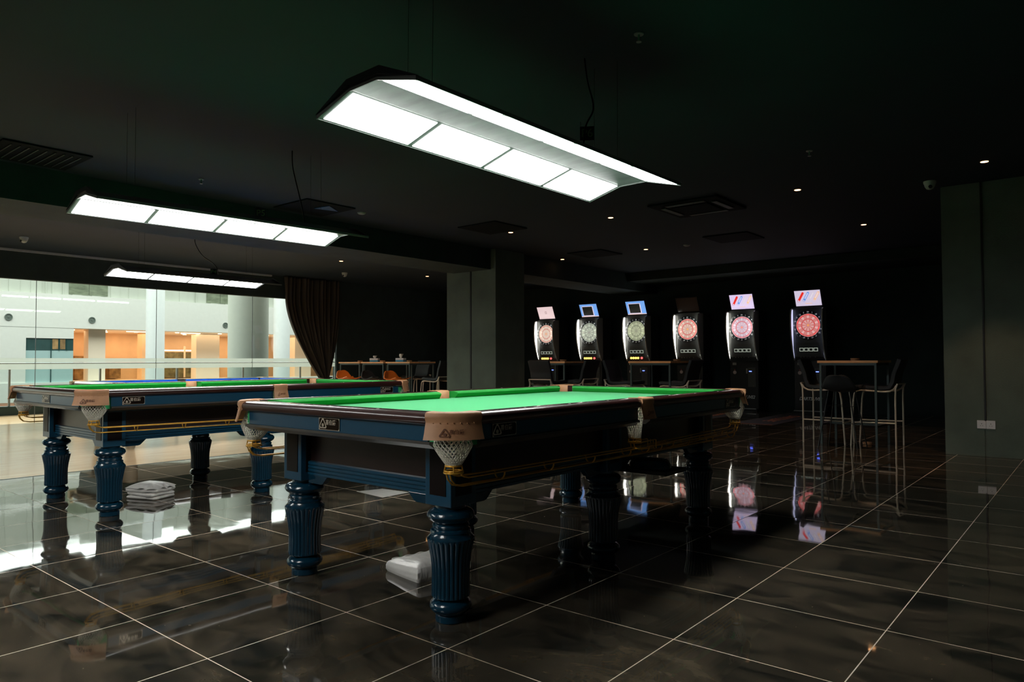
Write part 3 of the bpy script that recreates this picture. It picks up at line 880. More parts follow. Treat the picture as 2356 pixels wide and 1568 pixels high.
# ------------------------------------------------------------------ lamps over the tables
def lamp():
    root = thing('pool_table_lamp', 'x', 'ceiling lamp')
    L2 = 1.13
    ow, oz, iw, iz = 0.36, 0.0, 0.10, 0.072
    th = 0.030
    sh = MB().prism([(-ow, oz), (-iw, iz), (iw, iz), (ow, oz), (ow, oz + 0.012), (iw + 0.005, iz + th), (-iw - 0.005, iz + th), (-ow, oz + 0.012)], 'y', -L2, L2)
    shell = sh.build('shell', LAMPB, root)
    MB().prism([(-iw, iz - 0.0012), (iw, iz - 0.0012), (iw, iz - 0.0002), (-iw, iz - 0.0002)], 'y', -L2 + 0.004, L2 - 0.004).build('reflector', LAMPR, root)
    # white end frames
    for s_ in (-1, 1):
        MB().prism([(-ow - 0.004, oz - 0.006), (-iw, iz - 0.008), (iw, iz - 0.008), (ow + 0.004, oz - 0.006), (ow + 0.004, oz + 0.014), (iw, iz + 0.006), (-iw, iz + 0.006), (-ow - 0.004, oz + 0.014)], 'y', s_ * L2, s_ * (L2 + 0.008)).build('end_frame', LAMPE, root)
        MB().prism([(-ow - 0.01, oz + 0.015), (-iw, iz + 0.02), (iw, iz + 0.02), (ow + 0.01, oz + 0.015), (iw + 0.02, iz + 0.052), (-iw - 0.02, iz + 0.052)], 'y', s_ * (L2 - 0.015), s_ * (L2 + 0.012)).build('end_plate', LAMPB, root)
    def W(s_, t, off):     # point on wing underside, t 0 outer..1 inner
        x = s_ * (ow + (iw - ow) * t); z = oz + (iz - oz) * t
        n = Vector((-(iz - oz) * s_, 0, (iw - ow))).normalized()
        if n.z > 0: n = -n
        return x + n.x * off, z + n.z * off
    for s_ in (-1, 1):
        fr = MB()
        a = W(s_, 0.0, 0.0015); b = W(s_, 1.0, 0.0015); a0 = W(s_, 0, 0); b0 = W(s_, 1, 0)
        fr.prism([a0, b0, b, a], 'y', -L2, L2)
        fr.build('wing_frame', LAMPE, root)
        seg = 2 * L2 / 4
        for k in range(4):
            y0 = -L2 + k * seg + (0.022 if k == 0 else 0.017); y1 = -L2 + (k + 1) * seg - (0.022 if k == 3 else 0.017)
            p = [W(s_, 0.05, 0.0015), W(s_, 0.955, 0.0015), W(s_, 0.955, 0.004), W(s_, 0.05, 0.004)]
            MB().prism(p, 'y', y0, y1).build('light_panel', PANELM, root)
        MB().box(min(s_ * ow, s_ * (ow + 0.006)), max(s_ * ow, s_ * (ow + 0.006)), -L2, L2, oz - 0.004, oz + 0.014).build('side_edge', LAMPE, root)
    for y in (-0.8, 0.8):
        for x in (-0.09, 0.09):
            MB().tube([(x, y, iz + th), (x, y, 0.79)], 0.0012, 5).build('hanging_wire', GROOVE, root)
    return root
la = lamp()
la['label'] = 'largest hanging lamp with eight lit panels, over the nearest pool table'
la['group'] = 'white panel lamps hung over the pool tables'
la.location = (-0.635, 0.67, 2.212); la.rotation_euler = (math.radians(-0.7), 0, math.radians(-1.8))
lb = dup(la, 'middle hanging panel lamp, over the second green pool table', (-3.81, 0.64, 2.203), group='white panel lamps hung over the pool tables')
lb.rotation_euler = (0, 0, math.radians(-4.0))
lc = dup(la, 'smallest and farthest panel lamp, over the blue-cloth pool table', (-8.25, 2.57, 2.235), group='white panel lamps hung over the pool tables')
lc.rotation_euler = (0, 0, 0)
# the hall goes on behind the camera: two unseen lamps added to light the nearest table's end
ld = dup(la, 'unseen panel lamp added over the floor in front of the nearest green pool table', (-0.64, -3.40, 2.21), group='white panel lamps hung over the pool tables')
ld.rotation_euler = (0, 0, 0)
le = dup(la, 'unseen panel lamp added over the floor in front of the second green pool table', (-3.85, -3.40, 2.21), group='white panel lamps hung over the pool tables')
le.rotation_euler = (0, 0, 0)

def sign(txt, loc, rz, label):
    t = thing('number_sign', label, 'sign', loc, rz, 'numbered signs on the pool table lamps')
    MB().box(-0.045, 0.045, -0.003, 0.003, -0.045, 0.045).build('sign_plate', SIGNP, t)
    x = MB(); flat_text(x, txt, 0.075, lambda u, v: (u, -0.0042, v), bold=0.0008); x.build('lettering', GREENT, t)
    MB().tube([(-0.041, 0, 0.045), (-0.041, 0, 0.075)], 0.002, 5).build('bracket', LAMPE, t)
    return t
sign('P6', (-0.64, 1.30, 2.50), 0.58, 'small dark sign reading P6 on top of the largest lamp')
sign('P5', (-3.76, 0.88, 2.345), 0.9, 'small dark sign reading P5 on top of the middle lamp')
sign('P4', (-8.25, 2.80, 2.385), 1.0, 'small dark sign on top of the farthest lamp')
def cord(pts, label):
    P = [Vector(p) for p in pts]
    out = []
    for i in range(len(P) - 1):
        p0 = P[max(i - 1, 0)]; p1 = P[i]; p2 = P[i + 1]; p3 = P[min(i + 2, len(P) - 1)]
        for k in range(6):
            t = k / 6
            out.append(0.5 * ((2 * p1) + (-p0 + p2) * t + (2 * p0 - 5 * p1 + 4 * p2 - p3) * t * t + (-p0 + 3 * p1 - 3 * p2 + p3) * t ** 3))
    out.append(P[-1])
    o = MB().tube(out, 0.006, 6).build('power_cord', BLACK, smooth=80)
    tag(o, label, 'cord', 'black power cords of the table lamps')
cord([(-0.67, 1.32, 3.0), (-0.66, 1.34, 2.85), (-0.63, 1.36, 2.68), (-0.64, 1.29, 2.55), (-0.64, 1.26, 2.42), (-0.64, 1.25, 2.31)], 'black cord hanging from the ceiling to the largest lamp')
cord([(-3.87, 1.26, 3.0), (-3.86, 1.26, 2.85), (-3.80, 1.27, 2.65), (-3.79, 1.32, 2.45), (-3.77, 1.33, 2.30)], 'black cord hanging from the ceiling to the middle lamp')
cord([(-8.7, 2.75, 3.0), (-8.66, 2.72, 2.85), (-8.5, 2.75, 2.65), (-8.32, 2.85, 2.5), (-8.27, 2.9, 2.335)], 'black cord hanging from the ceiling to the farthest lamp')

# ------------------------------------------------------------------ ceiling fittings
dl = [(-0.788, 5.845, 'round downlight in front of the sixth dart machine, near row'), (-3.258, 5.809, 'round downlight right of the largest lamp, near row'), (-5.002, 5.777, 'round downlight above the grey pillar right edge'),
      (-6.799, 5.773, 'round downlight just left of the grey pillar top'), (-6.08, 8.62, 'round downlight just right of the grey pillar top, far row'), (-4.26, 8.582, 'round downlight above the third dart machine, far row'),
      (-2.507, 8.687, 'round downlight above the fifth dart machine, far row'), (-0.752, 8.61, 'round downlight at far right of the far row'), (1.004, 5.852, 'round downlight at far right above the grey corner wall'),
      (-9.462, 6.0, 'round downlight left of the pillar near the farthest lamp'), (-10.012, 8.806, 'dim round downlight left of the pillar, low in the view')]
d0 = None
for x, y, lab in dl:
    if d0 is None:
        d0 = thing('downlight', lab, 'downlight', (x, y, CZ), group='warm ceiling downlights')
        MB().lathe([(0.032, -0.004), (0.046, -0.004), (0.046, 0.0), (0.032, 0.0)], 20, ring=True).build('trim_ring', BLACK, d0)
        MB().lathe([(0.034, -0.006), (0.034, -0.0042)], 20).build('lens', WARM, d0)
        sl_ = bpy.data.lights.new('downlight_beam', 'SPOT'); sl_.energy = 48; sl_.color = (1.0, 0.62, 0.38)
        sl_.spot_size = math.radians(66); sl_.spot_blend = 0.3; sl_.shadow_soft_size = 0.03
        so = bpy.data.objects.new('downlight_beam', sl_); COL.objects.link(so); so.parent = d0; so.location = (0, 0, -0.012)
    else:
        dup(d0, lab, (x, y, CZ))
for x, y, lab in ((-5.576, 3.414, 'small white round ceiling disc right of the second lamp'), (-3.505, 8.617, 'small white round ceiling disc far back between two downlights')):
    o = MB().lathe([(0.0, -0.02), (0.04, -0.02), (0.055, -0.008), (0.058, 0.0)], 20, (0, 0, 0)).build('smoke_detector', mat('dull_white_plastic', (0.3, 0.32, 0.3), 0.5), smooth=40, loc=(x, y, CZ))
    tag(o, lab, 'smoke detector')
s0 = None
for x, y, lab in ((-0.228, 1.242, 'ceiling sprinkler head above the largest lamp, upper right'), (-0.205, 4.369, 'ceiling sprinkler head between the largest lamp and the right wall'), (-5.501, 1.219, 'ceiling sprinkler head above the middle lamp')):
    if s0 is None:
        s0 = thing('sprinkler', lab, 'sprinkler', (x, y, CZ), group='green-tinted ceiling sprinklers')
        MB().lathe([(0.028, -0.006), (0.03, 0.0)], 16).build('cup', GREYM, s0)
        MB().tube([(0, 0, 0), (0, 0, -0.045)], 0.007, 8).build('stem', mat('sprinkler_green', (0.1, 0.3, 0.18), 0.4), s0)
        MB().lathe([(0.016, -0.05), (0.016, -0.046)], 12).build('deflector', GREYM, s0)
    else:
        dup(s0, lab, (x, y, CZ))
c0 = None
for x, y, rz, lab in ((0.443, 6.40, 0, 'white dome camera on the ceiling beside the right grey wall'), (-10.998, 1.164, 0, 'white dome camera on the ceiling at far left'), (-10.905, 7.173, 0, 'white dome camera on the ceiling above the curtain')):
    if c0 is None:
        c0 = thing('dome_camera', lab, 'security camera', (x, y, CZ), group='white dome security cameras')
        MB().lathe([(0.062, 0.0), (0.062, -0.02), (0.056, -0.03)], 24).build('mount', mat('camera_white', (0.42, 0.46, 0.42), 0.5), c0, smooth=40)
        MB().lathe([(0.056, -0.03), (0.050, -0.055), (0.034, -0.082), (0.012, -0.092)], 24).build('dome', mat('camera_white', (0.42, 0.46, 0.42), 0.5), c0, smooth=40)
        MB().lathe([(0.018, 0), (0.02, 0.012)], 16, (0.012, -0.052, -0.066), axis='y').build('lens', BLACK, c0, smooth=40)
    else:
        dup(c0, lab, (x, y, CZ))
# four-way cassette air conditioner
t = thing('air_conditioner', 'black square ceiling air conditioner cassette right of the largest lamp', 'air conditioner', (-2.05, 5.92, CZ - 0.001))
MB().box(-0.46, 0.46, -0.46, 0.46, -0.022, 0).build('panel', VENT, t, bevel=0.01)
MB().box(-0.24, 0.24, -0.24, 0.24, -0.036, -0.0225).build('grille', VENT, t, bevel=0.008)
for k in range(4):
    o = MB().box(-0.26, 0.26, 0.300, 0.375, -0.034, -0.0225).build('louvre', VENTL, t, bevel=0.006); o.rotation_euler = (0, 0, k * PI / 2)
t = thing('ceiling_grille', 'black slatted air grille on the ceiling at far left', 'air vent', (-5.8, -0.22, CZ), group='black ceiling air grilles')
MB().box(-0.36, 0.36, -0.36, 0.36, -0.016, 0).build('frame', VENT, t, bevel=0.004)
sm = MB()
for k in range(9): sm.box(-0.28, 0.28, -0.28 + k * 0.07, -0.27 + k * 0.07, -0.024, -0.0165)
sm.build('slats', VENTL, t)
g2 = dup(t, 'black ceiling grille with a flap of blue plastic beside the second lamp cord', (-5.76, 2.82, CZ))
for ch in [c for c in bpy.data.objects if c.parent == g2 and c.name.startswith('slats')]: bpy.data.objects.remove(ch)
MB().prism([(0.02, -0.02), (0.28, 0.02), (0.10, 0.28)], 'z', -0.024, -0.0165).build('blue_flap', BLUETAPE, g2)
for x, y, lab in ((-4.95, 5.3, 'dark square ceiling diffuser left of the near downlight row'), (-5.2, 8.4, 'dark square ceiling diffuser above the second dart machine'), (-2.6, 8.4, 'dark square ceiling diffuser above the fourth dart machine')):
    g = dup(g2, lab, (x, y, CZ))
    for ch in [c for c in bpy.data.objects if c.parent == g and c.name.startswith('blue_flap')]: bpy.data.objects.remove(ch)

# ------------------------------------------------------------------ curtain
def curt(u, v):
    # v 0 top .. 1 bottom
    z = 2.99 - 2.97 * v
    if z > 2.5: f = 0.0
    elif z > 0.66: f = ((2.5 - z) / 1.84) ** 1.6
    else: f = 1.0 - 0.22 * ((0.66 - z) / 0.66) ** 0.7
    yl = 6.60 + 0.93 * f
    yr = 8.14 - 0.34 * f
    y = yl + (yr - yl) * u
    amp = 0.075 * (1 - 0.45 * f)
    x = -12.36 + amp * math.sin(u * 2 * PI * 13 + 0.8 * math.sin(v * 5)) + 0.03 * math.sin(u * 23 + v * 3) + 0.05 * f
    return (x, y + 0.012 * math.sin(u * 60 + v * 7), z)
t = thing('curtain', 'dark brown floor-length curtain gathered at the right end of the glass wall', 'curtain', (-12.36, 7.6, 0))
cu_ = MB().grid(lambda u, v: tuple(a - b for a, b in zip(curt(u, v), (-12.36, 7.6, 0))), 220, 60).build('drape', CURT, t, smooth=80, solid=0.004)
MB().tube([(0.05 + 0.13 * math.cos(a), 0.06 + 0.20 * math.sin(a), 0.66 + 0.02 * math.sin(a)) for a in [2 * PI * k / 28 for k in range(28)]], 0.014, 8, closed=True).build('tie_back', CURT, t, smooth=80)

# ------------------------------------------------------------------ dart machines
def dart_machine(scr):
    r = thing('dart_machine', 'x', 'dart machine', group='electronic dart machines along the back wall')
    # lower cabinet (origin on floor, centre; front face at y=0.16)
    MB().box(-0.30, 0.30, 0.14, 0.60, 0.05, 1.04).build('cabinet', BLACK, r, bevel=0.006)
    MB().box(-0.31, 0.31, 0.02, 0.60, 0.0, 0.05).build('base', BLACK, r, bevel=0.004)
    MB().box(-0.285, 0.285, 0.015, 0.035, 0.046, 0.062).build('kick_plate', mat('kick_plate_metal', (0.5, 0.5, 0.5), 0.3, metal=0.8), r)
    # head
    MB().prism([(0.145, 1.04), (0.10, 1.12), (0.06, 1.40), (0.06, 2.10), (0.60, 2.10), (0.60, 1.04)], 'x', -0.285, 0.285).build('head', BLACKG, r, bevel=0.004)
    # side wings with lit inner faces
    wp = [(0.13, 1.05), (0.08, 1.12), (0.00, 1.30), (-0.07, 1.55), (-0.085, 1.75), (-0.075, 1.95), (-0.05, 2.05), (0.0, 2.075), (0.13, 2.08)]
    for s_ in (-1, 1):
        wi = MB().prism(wp + [(0.18, 2.08), (0.18, 1.05)], 'x', s_ * 0.287, s_ * 0.308).build('side_wing', mat('wing_pearl', (0.6, 0.6, 0.58), 0.3), r)
        lt = [(p[0] + 0.012, 1.06 + (p[1] - 1.05) * 0.985) for p in wp]
        MB().prism([(0.105, 1.09), (0.06, 1.17), (0.02, 1.30), (-0.045, 1.55), (-0.062, 1.75), (-0.052, 1.95), (-0.03, 2.035), (0.0, 2.055), (0.04, 2.055), (0.045, 1.30)], 'x', s_ * 0.2868, s_ * 0.2845).build('light_strip', mat('wing_light', (1, 1, 0.95), 0.5, emit=(1.0, 0.98, 0.86), strength=5.0), wi)
    # board
    cz = 1.74
    rg = MB().lathe([(0.228, 0.0), (0.292, 0.0), (0.292, -0.014), (0.286, -0.018), (0.234, -0.018), (0.228, -0.012)], 64, axis='y', ring=True).build('number_ring', mat('ring_black', (0.03, 0.035, 0.04), 0.22, coat=0.4), r, smooth=40, loc=(0, 0.058, cz))
    nm = MB()
    order = [20, 1, 18, 4, 13, 6, 10, 15, 2, 17, 3, 19, 7, 16, 8, 11, 14, 9, 12, 5]
    for k, n_ in enumerate(order):
        a = PI / 2 - 2 * PI * k / 20
        flat_text(nm, str(n_), 0.042, lambda u, v: (u, -0.0195, v), dx=0.26 * math.cos(a), dy=0.26 * math.sin(a), bold=0.0008)
    nm.build('numerals', mat('numeral_white', (0.7, 0.72, 0.74), 0.4, emit=(0.8, 0.85, 0.9), strength=0.25), rg)
    MB().lathe([(0.226, -0.010), (0.226, 0.0)], 64, axis='y').build('dartboard', BLACK, r, loc=(0, 0.058, cz))
    # score panel
    sp = MB().prism([(0.083, 1.14), (0.052, 1.345), (0.058, 1.345), (0.089, 1.14)], 'x', -0.20, 0.20).build('score_panel', mat('score_panel_dark', (0.05, 0.06, 0.06), 0.3), r)
    for k in range(4):
        x = -0.135 + k * 0.09
        MB().prism([(0.0665, 1.225), (0.0555, 1.295), (0.058, 1.295), (0.069, 1.225)], 'x', x - 0.040, x + 0.040).build('score_window', mat('score_window', (0.5, 0.55, 0.5), 0.4, emit=(0.85, 0.95, 0.80), strength=0.32), sp)
        MB().prism([(0.0645, 1.236), (0.0555, 1.284), (0.057, 1.284), (0.066, 1.236)], 'x', x - 0.028, x + 0.028).build('score_digits', mat('score_digit', (0.10, 0.12, 0.11), 0.4), sp)
    # sticker, keyring dial, coin panel
    MB().box(-0.245, -0.165, 0.136, 0.14, 0.955, 1.005).build('sticker', mat('sticker_grey', (0.4, 0.38, 0.34), 0.6), r)
    MB().lathe([(0.036, -0.008), (0.036, 0.0)], 24, (-0.20, 0.14, 0.80), axis='y').build('emblem', mat('emblem_pink', (0.62, 0.50, 0.46), 0.5), r)
    MB().lathe([(0.012, -0.006), (0.012, 0.0)], 12, (-0.20, 0.14, 0.855), axis='y').build('emblem_knob', mat('emblem_red', (0.45, 0.06, 0.05), 0.5), r)
    cp = MB().box(0.085, 0.245, 0.132, 0.14, 0.50, 0.90).build('coin_panel', BLACKG, r, bevel=0.002)
    MB().box(0.11, 0.165, 0.128, 0.1319, 0.815, 0.83).build('coin_light', mat('blue_led', (0.1, 0.15, 1), 0.4, emit=(0.10, 0.16, 1.0), strength=5), cp)
    MB().box(0.125, 0.160, 0.129, 0.1319, 0.785, 0.793).build('coin_slot', GREYM, cp)
    for z in (0.77, 0.52):
        MB().lathe([(0.008, -0.004), (0.008, 0.0)], 10, (0.20, 0.132, z), axis='y').build('lock', CHROME, cp)
    MB().box(0.045, 0.070, 0.135, 0.14, 0.78, 0.88).build('card_slot', mat('sticker_grey', (0.4, 0.38, 0.34), 0.6), r)
    tx = MB(); flat_text(tx, 'DARTSLIVE2', 0.088, lambda u, v: (u, 0.1385, 0.287 + v), dx=0.0, bold=0.0022, shear=0.35, sx=0.92)
    tx.build('lettering', mat('silver_lettering', (0.85, 0.86, 0.85), 0.35), r)
    return r
base = dart_machine(0)
def button_row(r, lit):
    for k in range(5):
        x = (-0.16, -0.10, -0.04, 0.02, 0.115)[k]
        if lit:
            m_ = mat('button_red_lit', (1, 0.1, 0.1), 0.4, emit=(1.0, 0.10, 0.09), strength=2.2) if k == 4 else mat('button_yellow_lit', (1, 0.7, 0.1), 0.4, emit=(1.0, 0.58, 0.10), strength=2.6)
            rad = 0.026
        else:
            m_ = mat('button_unlit', (0.15, 0.16, 0.15), 0.3); rad = 0.010
        MB().lathe([(rad, -0.012), (rad, 0.0)], 18, (x, 0.098, 1.115), axis='y').build('button', m_, r)
def screen(r, kind_):
    """tilted screen on top of the head; local plane coordinates u (right), v (up)"""
    lean = math.radians(24)
    piv = Vector((0, 0.10, 2.115))
    def P(u, v, e):   # e outward towards the player
        return (u, piv.y - v * math.sin(lean) - e * math.cos(lean), piv.z + v * math.cos(lean) - e * math.sin(lean))
    def slab(mb, u0, u1, v0, v1, e0, e1):
        mb.add([P(u0,v0,e0),P(u1,v0,e0),P(u1,v0,e1),P(u0,v0,e1),P(u0,v1,e0),P(u1,v1,e0),P(u1,v1,e1),P(u0,v1,e1)],
               [(0,3,2,1),(4,5,6,7),(0,1,5,4),(1,2,6,5),(2,3,7,6),(3,0,4,7)])
        return mb
    cx = 0.01
    sc = slab(MB(), cx - 0.255, cx + 0.255, 0.0, 0.345, -0.03, 0.0).build('screen', BLACK, r)
    MB().box(cx - 0.05, cx + 0.05, 0.10, 0.16, 2.095, 2.16).build('screen_mount', BLACK, r)
    def quad(u0, u1, v0, v1, e, m_, nm):
        slab(MB(), u0 + cx, u1 + cx, v0, v1, e - 0.0006, e).build(nm, m_, sc)
    def E(name, c, s=1.0): return mat(name, c, 0.5, emit=c, strength=s)
    if kind_ == 'pink':
        quad(-0.245, 0.245, 0.012, 0.333, 0.001, E('screen_pink', (0.72, 0.55, 0.56)), 'display')
        fr = MB()
        for a in ((-0.025, 0.025, 0.150, 0.158), (-0.025, 0.025, 0.202, 0.210), (-0.025, -0.018, 0.150, 0.210), (0.018, 0.025, 0.150, 0.210)):
            slab(fr, a[0] + cx, a[1] + cx, a[2], a[3], 0.0015, 0.002)
        fr.build('screen_logo', E('screen_ink', (0.10, 0.07, 0.07), 0.5), sc)
    elif kind_ == 'desk':
        quad(-0.245, 0.245, 0.012, 0.333, 0.001, E('screen_blue', (0.16, 0.36, 0.80)), 'display')
        quad(-0.19, 0.13, 0.03, 0.285, 0.0016, E('screen_white', (0.62, 0.55, 0.70)), 'window_frame')
        quad(-0.175, 0.105, 0.05, 0.270, 0.0022, E('screen_dark', (0.012, 0.014, 0.012), 0.5), 'window_content')
        quad(-0.245, 0.245, 0.012, 0.030, 0.0022, E('screen_bar', (0.80, 0.60, 0.55)), 'taskbar')
    elif kind_ == 'off':
        quad(-0.245, 0.245, 0.012, 0.333, 0.001, mat('screen_off', (0.015, 0.012, 0.012), 0.25), 'display')
    else:
        c = (0.66, 0.55, 0.80) if kind_ == 'lilac' else (0.78, 0.76, 0.74)
        quad(-0.245, 0.245, 0.012, 0.333, 0.001, E('screen_' + kind_, c), 'display')
        def capsule(u0, v0, u1, v1, r0, m_, nm, e=0.002):
            d = Vector((u1 - u0, v1 - v0)); a0 = math.atan2(d.y, d.x)
            pts = [(u1 + r0 * math.cos(a0 - PI / 2 + PI * k / 8), v1 + r0 * math.sin(a0 - PI / 2 + PI * k / 8)) for k in range(9)]
            pts += [(u0 + r0 * math.cos(a0 + PI / 2 + PI * k / 8), v0 + r0 * math.sin(a0 + PI / 2 + PI * k / 8)) for k in range(9)]
            MB().add([P(p[0] + cx, p[1], e) for p in pts], [tuple(range(len(pts)))]).build(nm, m_, sc)
        for u, m_, ri in ((-0.185, E('scr_red', (0.75, 0.03, 0.02)), 0), (-0.085, E('scr_blue', (0.10, 0.28, 0.70)), 1), (0.015, E('scr_pale', (0.62, 0.55, 0.60)), 1), (0.110, E('scr_orange', (0.85, 0.50, 0.28)), 1)):
            capsule(u, 0.12, u + 0.10, 0.28, 0.022, m_, 'capsule')
            capsule(u, 0.12, u + 0.0001, 0.1201, 0.017, E('screen_white', (0.62, 0.55, 0.70)), 'capsule_hole', 0.0026)
            if ri: capsule(u + 0.03, 0.168, u + 0.095, 0.272, 0.009, E('scr_pale2', (0.75, 0.68, 0.78)), 'capsule_gap', 0.0026)
        tx = MB(); 
        for k in range(6): slab(tx, -0.06 + k * 0.022 + cx, -0.044 + k * 0.022 + cx, 0.055, 0.070, 0.0015, 0.002)
        tx.build('caption', E('scr_orange', (0.85, 0.50, 0.28)), sc)
dm = [(-9.045, 'pink', 1, ((0.70, 0.30, 0.24), (0.78, 0.56, 0.48), (0.62, 0.50, 0.42), (0.80, 0.30, 0.10)), 'leftmost dart machine with a plain pink screen and lit yellow buttons'),
      (-7.738, 'desk', 1, ((0.30, 0.34, 0.28), (0.46, 0.50, 0.42), (0.34, 0.36, 0.30), (0.20, 0.20, 0.17)), 'second dart machine from left, blue screen with a black window, grey board'),
      (-6.443, 'desk', 1, ((0.26, 0.30, 0.18), (0.40, 0.43, 0.30), (0.33, 0.35, 0.24), (0.18, 0.18, 0.12)), 'third dart machine from left, blue screen with a black window, greenish board'),
      (-5.162, 'off', 0, ((0.95, 0.12, 0.12), (0.70, 0.50, 0.44), (0.60, 0.36, 0.30), (0.90, 0.30, 0.06)), 'dart machine with its screen switched off and a red-rimmed board'),
      (-3.936, 'lilac', 0, ((0.95, 0.20, 0.20), (0.68, 0.54, 0.66), (0.62, 0.42, 0.50), (0.95, 0.18, 0.10)), 'second dart machine from right, lilac screen with coloured capsules, pinkish board'),
      (-2.600, 'white', 0, ((1.0, 0.06, 0.06), (0.82, 0.42, 0.40), (0.70, 0.22, 0.20), (0.95, 0.28, 0.05)), 'rightmost dart machine with a bright red lit board beside the bar table')]
machines = []
for i, (x, sk, lit, cols, lab) in enumerate(dm):
    r = copy_tree(base) if i < 5 else base
    r['label'] = lab
    r.location = (x, 11.985, 0)
    machines.append((r, sk, lit, cols))
for i, (r, sk, lit, cols) in enumerate(machines):
    bo = [c for c in bpy.data.objects if c.parent == r and c.name.startswith('dartboard')][0]
    bo.data = bo.data.copy(); bo.data.materials.clear()
    bo.data.materials.append(board_material('dartboard_face_%d' % i, *cols, 0.85))
    if i == 5:
        for wgs in [c for c in bpy.data.objects if c.parent == r and c.name.startswith('side_wing')]:
            for lt in [c for c in bpy.data.objects if c.parent == wgs]:
                lt.data = lt.data.copy(); lt.data.materials.clear()
                lt.data.materials.append(mat('wing_light_violet', (0.8, 0.8, 1), 0.5, emit=(0.55, 0.58, 0.85), strength=1.1))
    button_row(r, lit); screen(r, sk)

# throw mats with red printing on the floor in front of the machines
REDP = mat('red_floor_print', (0.95, 0.28, 0.10), 0.5)
for x, lab in ((-2.62, 'black dart mat with red lettering in front of the rightmost dart machine'), (-3.95, 'black dart mat with red lettering in front of the second dart machine from right')):
    t = thing('dart_mat', lab, 'floor mat', (x, 10.55, 0), group='black dart mats')
    MB().box(-0.34, 0.34, -1.42, 1.42, 0, 0.004).build('mat_base', mat('mat_rubber', (0.012, 0.012, 0.012), 0.6), t)
    o = MB().box(-0.32, 0.32, -1.42, -1.38, 0.0042, 0.0048).build('throw_line', REDP, t)
    tx = MB(); flat_text(tx, 'DARTSLIVE', 0.30, lambda u, v: (v, -u, 0.0046), bold=0.004, shear=0.2); tx.build('mat_lettering', REDP, t)

# ------------------------------------------------------------------ bar tables
def bar_table(lab, loc):
    t = thing('bar_table', lab, 'bar table', loc, group='high bar tables with light wooden tops')
    MB().box(0, 0.70, 0, 0.70, 1.015, 1.045).build('table_top', TOPW, t, bevel=0.002)
    fr = MB()
    for a in (0.02, 0.655):
        fr.box(a, a + 0.025, 0.045, 0.655, 0.985, 1.0148); fr.box(0.045, 0.655, a, a + 0.025, 0.985, 1.0148)
    for a in (0.02, 0.655): fr.box(a, a + 0.025, 0.045, 0.655, 0.23, 0.255)
    fr.box(0.045, 0.655, 0.3375, 0.3625, 0.23, 0.255)
    fr.build('steel_frame', STEEL, t)
    l0 = None
    for x in (0.02, 0.655):
        for y in (0.02, 0.655):
            if l0 is None:
                l0 = MB().box(0, 0.025, 0, 0.025, 0, 1.0148).build('leg', STEEL, t); l = l0
            else:
                l = l0.copy(); COL.objects.link(l); l.parent = t
            l.location = (x, y, 0)
    return t
bt = bar_table('high wooden-topped bar table at right between two champagne-framed stools', (-0.925, 6.93, 0))
dup(bt, 'high bar table in front of the third and fourth dart machines', (-3.63, 6.88, 0))
dup(bt, 'high bar table just right of the grey pillar', (-5.50, 6.88, 0))
dup(bt, 'leftmost of the three bar tables set together beside the curtain', (-10.74, 6.90, 0))
dup(bt, 'middle of the three bar tables set together beside the curtain', (-9.985, 6.90, 0))
dup(bt, 'rightmost of the three bar tables set together left of the pillar', (-9.20, 6.90, 0))

# ------------------------------------------------------------------ stools
def shell_mesh(prof, w0, thick, crown=0.0):
    """sweep a side profile (x back->front, z) across y with slightly raised edges"""
    P = [Vector((p[0], 0, p[1])) for p in prof]
    out = []
    for i in range(len(P) - 1):
        p0 = P[max(i - 1, 0)]; p1 = P[i]; p2 = P[i + 1]; p3 = P[min(i + 2, len(P) - 1)]
        for k in range(5):
            t = k / 5
            out.append(0.5 * ((2 * p1) + (-p0 + p2) * t + (2 * p0 - 5 * p1 + 4 * p2 - p3) * t * t + (-p0 + 3 * p1 - 3 * p2 + p3) * t ** 3))
    out.append(P[-1])
    n = len(out)
    mb = MB()
    def fn(u, v):
        i = min(n - 1, int(round(v * (n - 1))))
        p = out[i]
        wv = w0(v) if callable(w0) else w0
        s_ = 2 * u - 1
        return (p.x + crown * s_ * s_ * (1 if v < 0.5 else 0.3), s_ * wv, p.z + (crown * s_ * s_ * 1.0 if v >= 0.4 else 0))
    mb.grid(fn, 13, n)
    return mb
def padded_stool(lab, loc, rz):
    """tube framed bar stool, back at -x, front at +x"""
    t = thing('bar_stool', lab, 'bar stool', loc, rz, 'padded black bar stools with champagne tube frames')
    for s_ in (-1, 1):
        y = s_ * 0.21
        pts = [(-0.25, y, 0.0), (-0.25, y, 0.60), (-0.255, y, 0.71), (-0.275, y, 0.765)]
        fr = MB().tube(pts, 0.011, 8)
        fr.tube([(-0.262, y, 0.745), (-0.235, y, 0.70), (-0.19, y, 0.674), (-0.13, y, 0.668), (0.0, y, 0.675), (0.13, y, 0.682), (0.175, y, 0.672), (0.20, y, 0.64), (0.215, y, 0.56), (0.25, y, 0.0)], 0.011, 8)
        fr.tube([(-0.25, y, 0.295), (0.232, y, 0.290)], 0.010, 8)
        fr.build('side_frame', TANM, t, smooth=70)
    MB().tube([(-0.27, -0.21, 0.76), (-0.27, 0.21, 0.76)], 0.009, 8).build('back_rail', TANM, t)
    MB().tube([(0.232, -0.21, 0.27), (0.232, 0.21, 0.27)], 0.009, 8).build('footrest', TANM, t)
    shell_mesh([(-0.31, 1.06), (-0.285, 0.99), (-0.245, 0.88), (-0.225, 0.78), (-0.19, 0.715), (-0.10, 0.70), (0.05, 0.705), (0.16, 0.715), (0.20, 0.70)], 0.20, 0, 0.012).build('seat_shell', UPH, t, smooth=80, solid=0.045, bevel=0.01)
    return t
